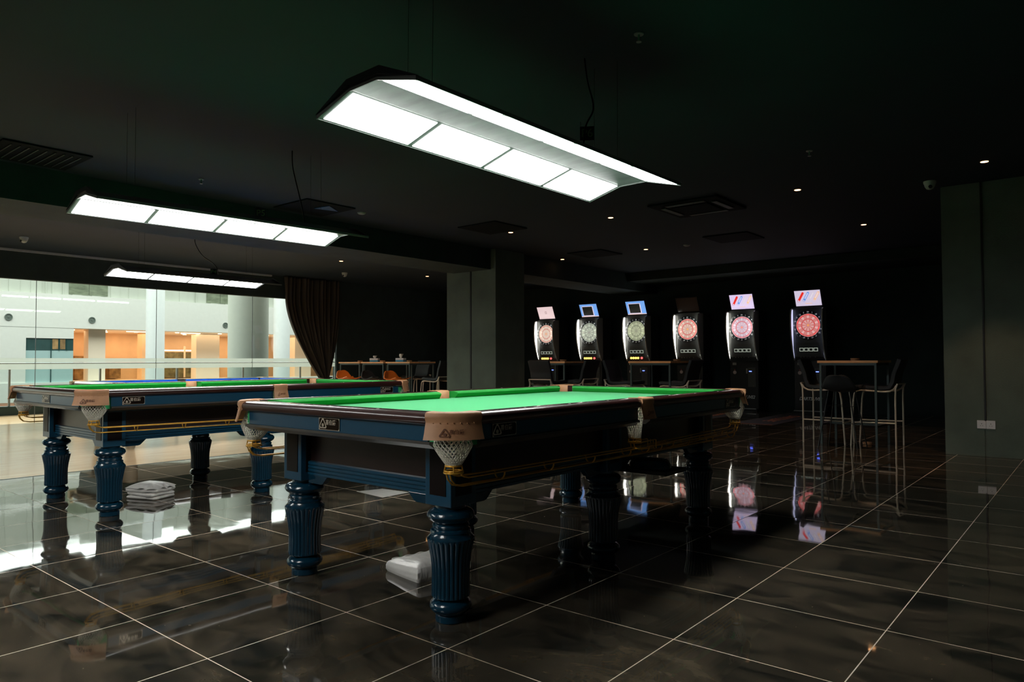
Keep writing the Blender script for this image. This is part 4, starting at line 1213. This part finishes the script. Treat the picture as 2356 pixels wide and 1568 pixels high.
ps = padded_stool('padded black stool with champagne frame at left side of the right-hand bar table', (-0.872, 7.195, 0), 0)
G = 'padded black bar stools with champagne tube frames'
dup(ps, 'padded black stool with champagne frame at right side of the right-hand bar table', (-0.30, 7.18, 0), PI)
dup(ps, 'padded black stool seen from behind at the bar table right of the pillar', (-4.93, 6.66, 0), PI / 2)
dup(ps, 'padded black stool at the right side of the bar table next to the pillar', (-4.78, 7.2, 0), PI)
dup(ps, 'padded black stool left of the middle bar table, its back to the pillar', (-3.82, 7.15, 0), 0)
dup(ps, 'padded black stool right of the middle bar table, its back to the dart machines', (-2.98, 7.20, 0), PI)
dup(ps, 'padded black stool with champagne frame beside the left edge of the pillar', (-7.95, 7.10, 0), PI)

def wire_stool(lab, loc, rz, m_shell, m_leg, grp):
    t = thing('bar_stool', lab, 'bar stool', loc, rz, grp)
    shell_mesh([(-0.235, 0.870), (-0.215, 0.84), (-0.18, 0.76), (-0.13, 0.70), (-0.05, 0.675), (0.05, 0.675), (0.14, 0.700), (0.20, 0.715)],
               lambda v: 0.05 + 0.155 * min(1.0, v / 0.38) ** 0.65 - 0.03 * max(0.0, v - 0.6), 0, 0.035).build('seat_shell', m_shell, t, smooth=80, solid=0.016)
    for s_ in (-1, 1):
        for q in (-1, 1):
            MB().tube([(q * 0.12, s_ * 0.12, 0.675), (q * 0.215, s_ * 0.22, 0.0)], 0.007, 8).build('leg', m_leg, t)
    rg = MB()
    for z in (0.30, 0.50):
        k = 0.12 + 0.1 * (0.675 - z) / 0.675
        rg.tube([(k, k, z), (-k, k, z), (-k, -k, z), (k, -k, z)], 0.0045, 6, closed=True)
    rg.build('footrest', m_leg, t)
    return t
ws = wire_stool('low-backed black wire-leg stool standing in front of the right-hand bar table', (-0.58, 6.72, 0), PI / 2, UPH, BLACK, 'low-backed shell stools')
o1 = wire_stool('orange shell stool at the leftmost bar table beside the curtain', (-10.05, 6.62, 0), 0, ORANGE, BLACK, 'low-backed shell stools')
dup(o1, 'orange shell stool at the rightmost of the three joined bar tables', (-8.57, 6.62, 0), 0)
b2 = dup(ws, 'black shell stool between the two orange stools', (-9.30, 6.66, 0), 0)
dup(ps, 'padded black stool behind the middle of the three joined bar tables', (-9.55, 8.0, 0), -PI / 2)
dup(ps, 'padded black stool behind the rightmost of the three joined bar tables', (-8.85, 8.0, 0), -PI / 2)

# ------------------------------------------------------------------ small things on the bar tables
def ashtray(lab, loc):
    o = MB().lathe([(0.045, 0.0), (0.052, 0.002), (0.056, 0.026), (0.052, 0.030), (0.046, 0.027), (0.040, 0.008), (0.0005, 0.007)], 12).build('ashtray', GLASSA, smooth=30, loc=loc)
    return tag(o, lab, 'ashtray', 'amber glass ashtrays')
a0 = ashtray('amber glass ashtray on the right-hand bar table', (-0.52, 7.10, 1.045))
for lab, loc in (('amber glass ashtray on the bar table in the middle of the row', (-3.02, 7.25, 1.045)), ('amber glass ashtray on the bar table next to the pillar', (-4.95, 7.05, 1.045)),
                 ('amber glass ashtray left of the first tissue box', (-10.20, 7.05, 1.045)), ('amber glass ashtray between the two tissue boxes', (-9.48, 7.05, 1.045)), ('amber glass ashtray right of the second tissue box', (-8.75, 7.12, 1.045)),
                 ('glass ashtray on the floor under the right-hand bar table', (-0.42, 7.20, 0.0))):
    dup(a0, lab, loc)
def tissue(lab, loc, rz, h):
    t = thing('tissue_box', lab, 'tissue box', loc, rz, 'blue and white tissue boxes on the bar tables')
    MB().box(-0.09, 0.09, -0.055, 0.055, 0, 0.035).build('box_lower', BOXB, t, bevel=0.002)
    MB().box(-0.09, 0.09, -0.055, 0.055, 0.0352, 0.075).build('box_upper', WHITEM, t, bevel=0.002)
    def fn(u, v):
        a = 2 * PI * u
        r_ = 0.018 + 0.045 * v * (0.6 + 0.4 * math.cos(3 * a + 4 * v)) * (1 if v < 0.8 else 0.75)
        return (r_ * math.cos(a) + 0.012 * v, 0.7 * r_ * math.sin(a), 0.074 + h * v)
    MB().grid(fn, 24, 7, closed_u=True).build('tissue', TISS, t, smooth=80)
    return t
tissue('tissue box with a low crumpled tissue, left one of the pair', (-9.79, 7.1, 1.045), 0.5, 0.055)
tissue('tissue box with a tall upright tissue, right one of the pair', (-8.98, 7.1, 1.045), 0.3, 0.085)

# ------------------------------------------------------------------ folded silver covers and the plastic sheet
def bundle_a():
    t = thing('folded_table_cover', 'folded silver table cover on the floor behind the nearest front leg', 'table cover', (-0.765, 0.03, 0), -0.15)
    def fn(u, v):
        a = 2 * PI * u
        c, s_ = math.cos(a), math.sin(a)
        sq = 1 / max(abs(c), abs(s_)) ** 0.92
        prof = [(0.96, 0.0), (1.0, 0.02), (1.0, 0.05), (0.95, 0.075), (0.75, 0.094), (0.4, 0.103), (0.001, 0.106)]
        k = v * (len(prof) - 1); i = min(len(prof) - 2, int(k)); f_ = k - i
        r_ = prof[i][0] * (1 - f_) + prof[i + 1][0] * f_; z = prof[i][1] * (1 - f_) + prof[i + 1][1] * f_
        z *= 1 + 0.22 * c * r_
        return (0.145 * r_ * c * sq, 0.165 * r_ * s_ * sq, max(0.0, z * 0.78))
    MB().grid(fn, 96, 26, closed_u=True).build('outer_fold', SILVER, t, smooth=80)
    MB().grid(lambda u, v: (-0.147 - 0.006 * math.sin(PI * v) , -0.12 + 0.24 * u, 0.010 + 0.042 * v + 0.003 * math.sin(20 * u)), 30, 6).build('fold_edge', SILVER, t, smooth=80, solid=0.006)
    return t
bundle_a()
t = thing('folded_table_cover', 'crumpled stack of folded silver table cover beside a leg of the second table', 'table cover', (-3.87, 0.02, 0), 0.35)
lay = [(0.0, 0.024, 0.145, 0.100, 0.02), (0.024, 0.052, 0.140, 0.104, -0.05), (0.052, 0.084, 0.150, 0.102, 0.07)]
for i, (z0, z1, hx, hy, rot) in enumerate(lay):
    def fn(u, v, i=i, z0=z0, z1=z1, hx=hx, hy=hy):
        a = 2 * PI * u
        c, s_ = math.cos(a), math.sin(a)
        sq = 1 / max(abs(c), abs(s_)) ** 0.96
        b = PI * (v - 0.5)
        r_ = 0.86 + 0.14 * math.cos(b) if 0.001 < v < 0.999 else 0.001
        pin = 0.010 * math.sin(7 * a + 2.1 * i) * math.cos(b) + 0.006 * math.sin(17 * a + i)
        z = (z0 + z1) / 2 + (z1 - z0) / 2 * math.sin(b) + 0.004 * math.sin(3 * a + 2 * i) * (1 if z0 > 0 else 0)
        return (hx * r_ * c * sq * (1 + pin), hy * r_ * s_ * sq * (1 + pin), max(0.0, z))
    o = MB().grid(fn, 110, 15, closed_u=True).build('fold', SILVER, t, smooth=80); o.rotation_euler = (0, 0, rot)
def fn(u, v):
    a = 2 * PI * u
    c, s_ = math.cos(a), math.sin(a)
    sq = 1 / max(abs(c), abs(s_)) ** 0.85
    r_ = max(0.001, 1 - v)
    fold = 0.012 * abs(math.sin(5.5 * a)) * r_ ** 3 * (1 if c > -0.2 else 0.3)
    return (0.158 * r_ * c * sq * (1 - fold), 0.112 * r_ * s_ * sq, 0.078 + 0.048 * (1 - r_ ** 2.2) + fold)
MB().grid(fn, 120, 22, closed_u=True).build('top_fold', SILVER, t, smooth=80)
# navy tray fixed under the right middle pocket of the nearest table
tr = MB(); tr.box(0.50, 0.815, 0.13, 0.36, 0.448, 0.470)
tr.build('side_tray', BLACK, t1, bevel=0.003)
MB().grid(lambda u, v: (0.655 + 0.12 * math.cos(2 * PI * u) * (1 - 0.25 * v ** 2) * (1 if v < 0.999 else 0.01), 0.25 + 0.095 * math.sin(2 * PI * u) * (1 - 0.25 * v ** 2) * (1 if v < 0.999 else 0.01), 0.4705 + 0.05 * v), 28, 8, closed_u=True).build('tray_cover', BLUE, t1, smooth=50)
sh = MB().add([(-2.81, 1.18, 0.0012), (-2.445, 1.144, 0.0012), (-2.444, 1.426, 0.0012), (-2.74, 1.391, 0.0012), (-2.81, 1.18, 0.0004), (-2.445, 1.144, 0.0004), (-2.444, 1.426, 0.0004), (-2.74, 1.391, 0.0004)],
              [(0,1,2,3),(7,6,5,4),(0,4,5,1),(1,5,6,2),(2,6,7,3),(3,7,4,0)]).build('plastic_sheet', mat('translucent_sheet', (0.33, 0.32, 0.30), 0.35, noise=0.1, nscale=30))
tag(sh, 'grey translucent sheet lying flat on the dark tiles under the nearest table', 'sheet')

# ------------------------------------------------------------------ the mall beyond the glass
kb = thing('balcony_railing', 'glass balcony railing on a dark kerb outside the glass wall', 'railing', (-15.12, 0, 0))
MB().box(-0.12, 0.12, -6, 20, -0.25, 0.175).build('kerb', KERB, kb, bevel=0.01)
yy = -2.95
while yy < 17:
    MB().box(-0.02, 0.02, yy - 0.016, yy + 0.016, 0.175, 1.0).build('post', GREYM, kb)
    MB().box(-0.006, 0.006, yy + 0.03, yy + 1.66, 0.22, 0.97).build('glass_panel', GLASS, kb)
    yy += 1.69
MB().tube([(0, -6, 1.03), (0, 20, 1.03)], 0.022, 10).build('handrail', GREYM, kb)
b = thing('gallery_across_atrium', 'white shopping gallery across the atrium with orange-lit shops', 'building', (-30, 8, 0))
def bx(nm, m_, x0, x1, y0, y1, z0, z1, par=None, bev=0): return MB().box(x0, x1, y0 - 8, y1 - 8, z0, z1).build(nm, m_, par or b, bevel=bev)
uw = MB()
for k in range(150):
    y0 = -22 - 8 + k * 0.36
    uw.box(-0.5, 0.0 if k % 2 else 0.02, y0, y0 + 0.36, 3.74, 10.0)
uw.build('upper_wall', MALLG, b)
bx('fascia', MALLW, -0.4, 0.25, -22, 31, 2.42, 3.74)
for y0, y1 in ((3.4, 4.3), (4.38, 5.72), (5.80, 6.65), (6.72, 7.76), (7.84, 8.99), (9.08, 10.3)):
    bx('light_strip', LEDW, 0.251, 0.256, y0, y1, 3.53, 3.585)
for y in (3.0, 6.02, 8.89, 14.61, 17.6):
    v = MB().lathe([(0.13, 0), (0.13, 0.03), (0.10, 0.03), (0.10, 0.012), (0.03, 0.012), (0.03, 0.03), (0.0005, 0.03)], 24, (0.251, y - 8, 2.77), axis='x').build('round_vent', mat('vent_dark_grey', (0.12, 0.15, 0.13), 0.5), b)
for y0, y1 in ((8.12, 8.84), (8.86, 9.56), (13.81, 14.45), (14.47, 15.10), (19.5, 20.2), (2.4, 3.1)):
    bx('upper_window', WINGR, 0.0, 0.035, y0, y1, 3.80, 4.95)
for y in (7.3, 7.9, 11.6, 13.3, 4.0):
    MB().tube([(0.06, y - 8, 3.74), (0.06, y - 8, 5.5)], 0.02, 6).build('downpipe', MALLG, b)
bx('left_wall', MALLW, -0.3, 0.24, -22, 6.6, -0.45, 2.42)
bx('left_lintel', MALLW, -0.3, 0.24, 6.6, 8.24, 2.0, 2.42)
dg = bx('dark_window', WINDK, -0.3, 0.20, 6.6, 8.24, 1.52, 2.0)
for y in (7.44, 7.72, 7.98): bx('window_mullion', KERB, 0.201, 0.22, y, y + 0.03, 1.52, 2.0)
bx('blind', SHOPD, 0.2005, 0.21, 7.5, 7.7, 1.58, 1.98); bx('blind', SHOPD, 0.2005, 0.21, 7.77, 7.95, 1.58, 1.98)
bx('frosted_window', FROSTW, -0.3, 0.20, 6.6, 8.24, 0.25, 1.52)
bx('window_mullion', KERB, 0.201, 0.22, 7.44, 7.47, 0.25, 1.52)
bx('slab_edge', MALLW, -0.4, 0.3, -22, 31, -0.45, 0.28)
bx('lower_shopfront', mat('lower_shop_glow', (0.9, 0.55, 0.36), 0.6, emit=(1.0, 0.55, 0.35), strength=0.35), -0.5, 0.0, -14, 31, -6.0, -0.45)  # glow stands in for the orange light of the shops below
# shop interior
bx('shop_back_wall', SHOPW, -4.6, -4.5, 8.24, 31, 0.25, 2.42)
bx('shop_floor', SHOPT, -4.5, -0.4, 8.24, 31, 0.2, 0.25)
bx('shop_ceiling', SHOPT, -4.5, -0.4, 8.24, 31, 2.42, 2.5)
bx('shop_side_wall', SHOPW, -4.5, -0.3, 8.2, 8.24, 0.25, 2.42)
for y0, y1, x0, m_ in ((8.95, 9.6, -0.25, SHOPT), (13.95, 15.1, -1.2, SHOPT), (10.3, 10.7, -3.2, SHOPW), (11.9, 12.6, -2.2, SHOPW), (17.0, 17.6, -2.5, SHOPT), (19.5, 20.5, -1.5, SHOPT)):
    bx('shop_pillar', m_, x0 - 0.5, x0, y0, y1, 0.25, 2.42)
for y0, y1, z0, z1 in ((8.4, 8.8, 0.5, 1.6), (9.75, 10.1, 0.3, 1.35), (12.8, 13.8, 0.4, 1.45), (14.0, 15.6, 0.4, 1.5), (15.7, 16.6, 0.3, 1.2), (11.2, 11.7, 0.3, 1.0), (18.2, 19.2, 0.3, 1.7)):
    bx('shop_display', SHOPD, -4.45, -4.0, y0, y1, z0, z1)
for y, x in ((8.6, -1), (9.8, -0.9), (10.4, -2.4), (11.3, -1.4), (12.3, -2.6), (12.9, -0.9), (13.6, -1.8), (14.2, -2.9), (14.9, -0.8), (16.2, -1.6), (17.6, -2.0), (18.4, -1.0)):
    MB().lathe([(0.09, -0.03), (0.09, 0.0)], 14, (x, y - 8, 2.419)).build('shop_downlight', SHOPL, b)
for y in (10.8, 13.2, 16.8): bx('shop_light_strip', SHOPL, -1.2, -1.1, y, y + 0.9, 2.39, 2.4195)
bx('shop_window', mat('shop_window_olive', (0.16, 0.15, 0.08), 0.4, noise=0.5, nscale=5), -3.35, -3.3, 13.35, 15.45, 0.3, 1.55)
bx('shop_window_light', SHOPL, -3.32, -3.28, 13.35, 15.45, 1.60, 1.66)
bx('shop_window_mullion', SHOPT, -3.3, -3.25, 14.35, 14.43, 0.3, 1.85)
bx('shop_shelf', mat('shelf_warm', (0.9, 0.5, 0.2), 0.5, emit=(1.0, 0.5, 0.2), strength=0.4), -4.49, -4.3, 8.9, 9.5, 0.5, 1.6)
bx('shop_sign', LEDW, -3.4, -3.3, 15.0, 15.5, 1.45, 1.7)
bx('end_wall', MALLW, 0.0, 18.0, 30.0, 30.3, -6, 10)
for y0 in (-6, -2.2, 1.6, 5.4, 9.2):
    bx('clerestory_window', LEDW, 0.021, 0.03, y0, y0 + 3.2, 6.1, 6.7)
c = MB().lathe([(0.64, -6), (0.64, 10)], 40).build('round_column', mat('mall_column_grey', (0.56, 0.60, 0.53), 0.5, noise=0.02), smooth=40, loc=(-20.0, 10.15, 0)); tag(c, 'broad pale round column in the atrium, nearest to the glass', 'column', 'round white atrium columns')
c = MB().lathe([(0.34, -6), (0.34, 10)], 32).build('round_column', MALLC, smooth=40, loc=(-27.0, 10.2, 0)); tag(c, 'slim white round column left of the broad one', 'column', 'round white atrium columns')
c = MB().lathe([(0.36, -6), (0.36, 10)], 32).build('round_column', MALLC, smooth=40, loc=(-27.0, 15.84, 0)); tag(c, 'slim white round column right of the broad one, beside the curtain', 'column', 'round white atrium columns')
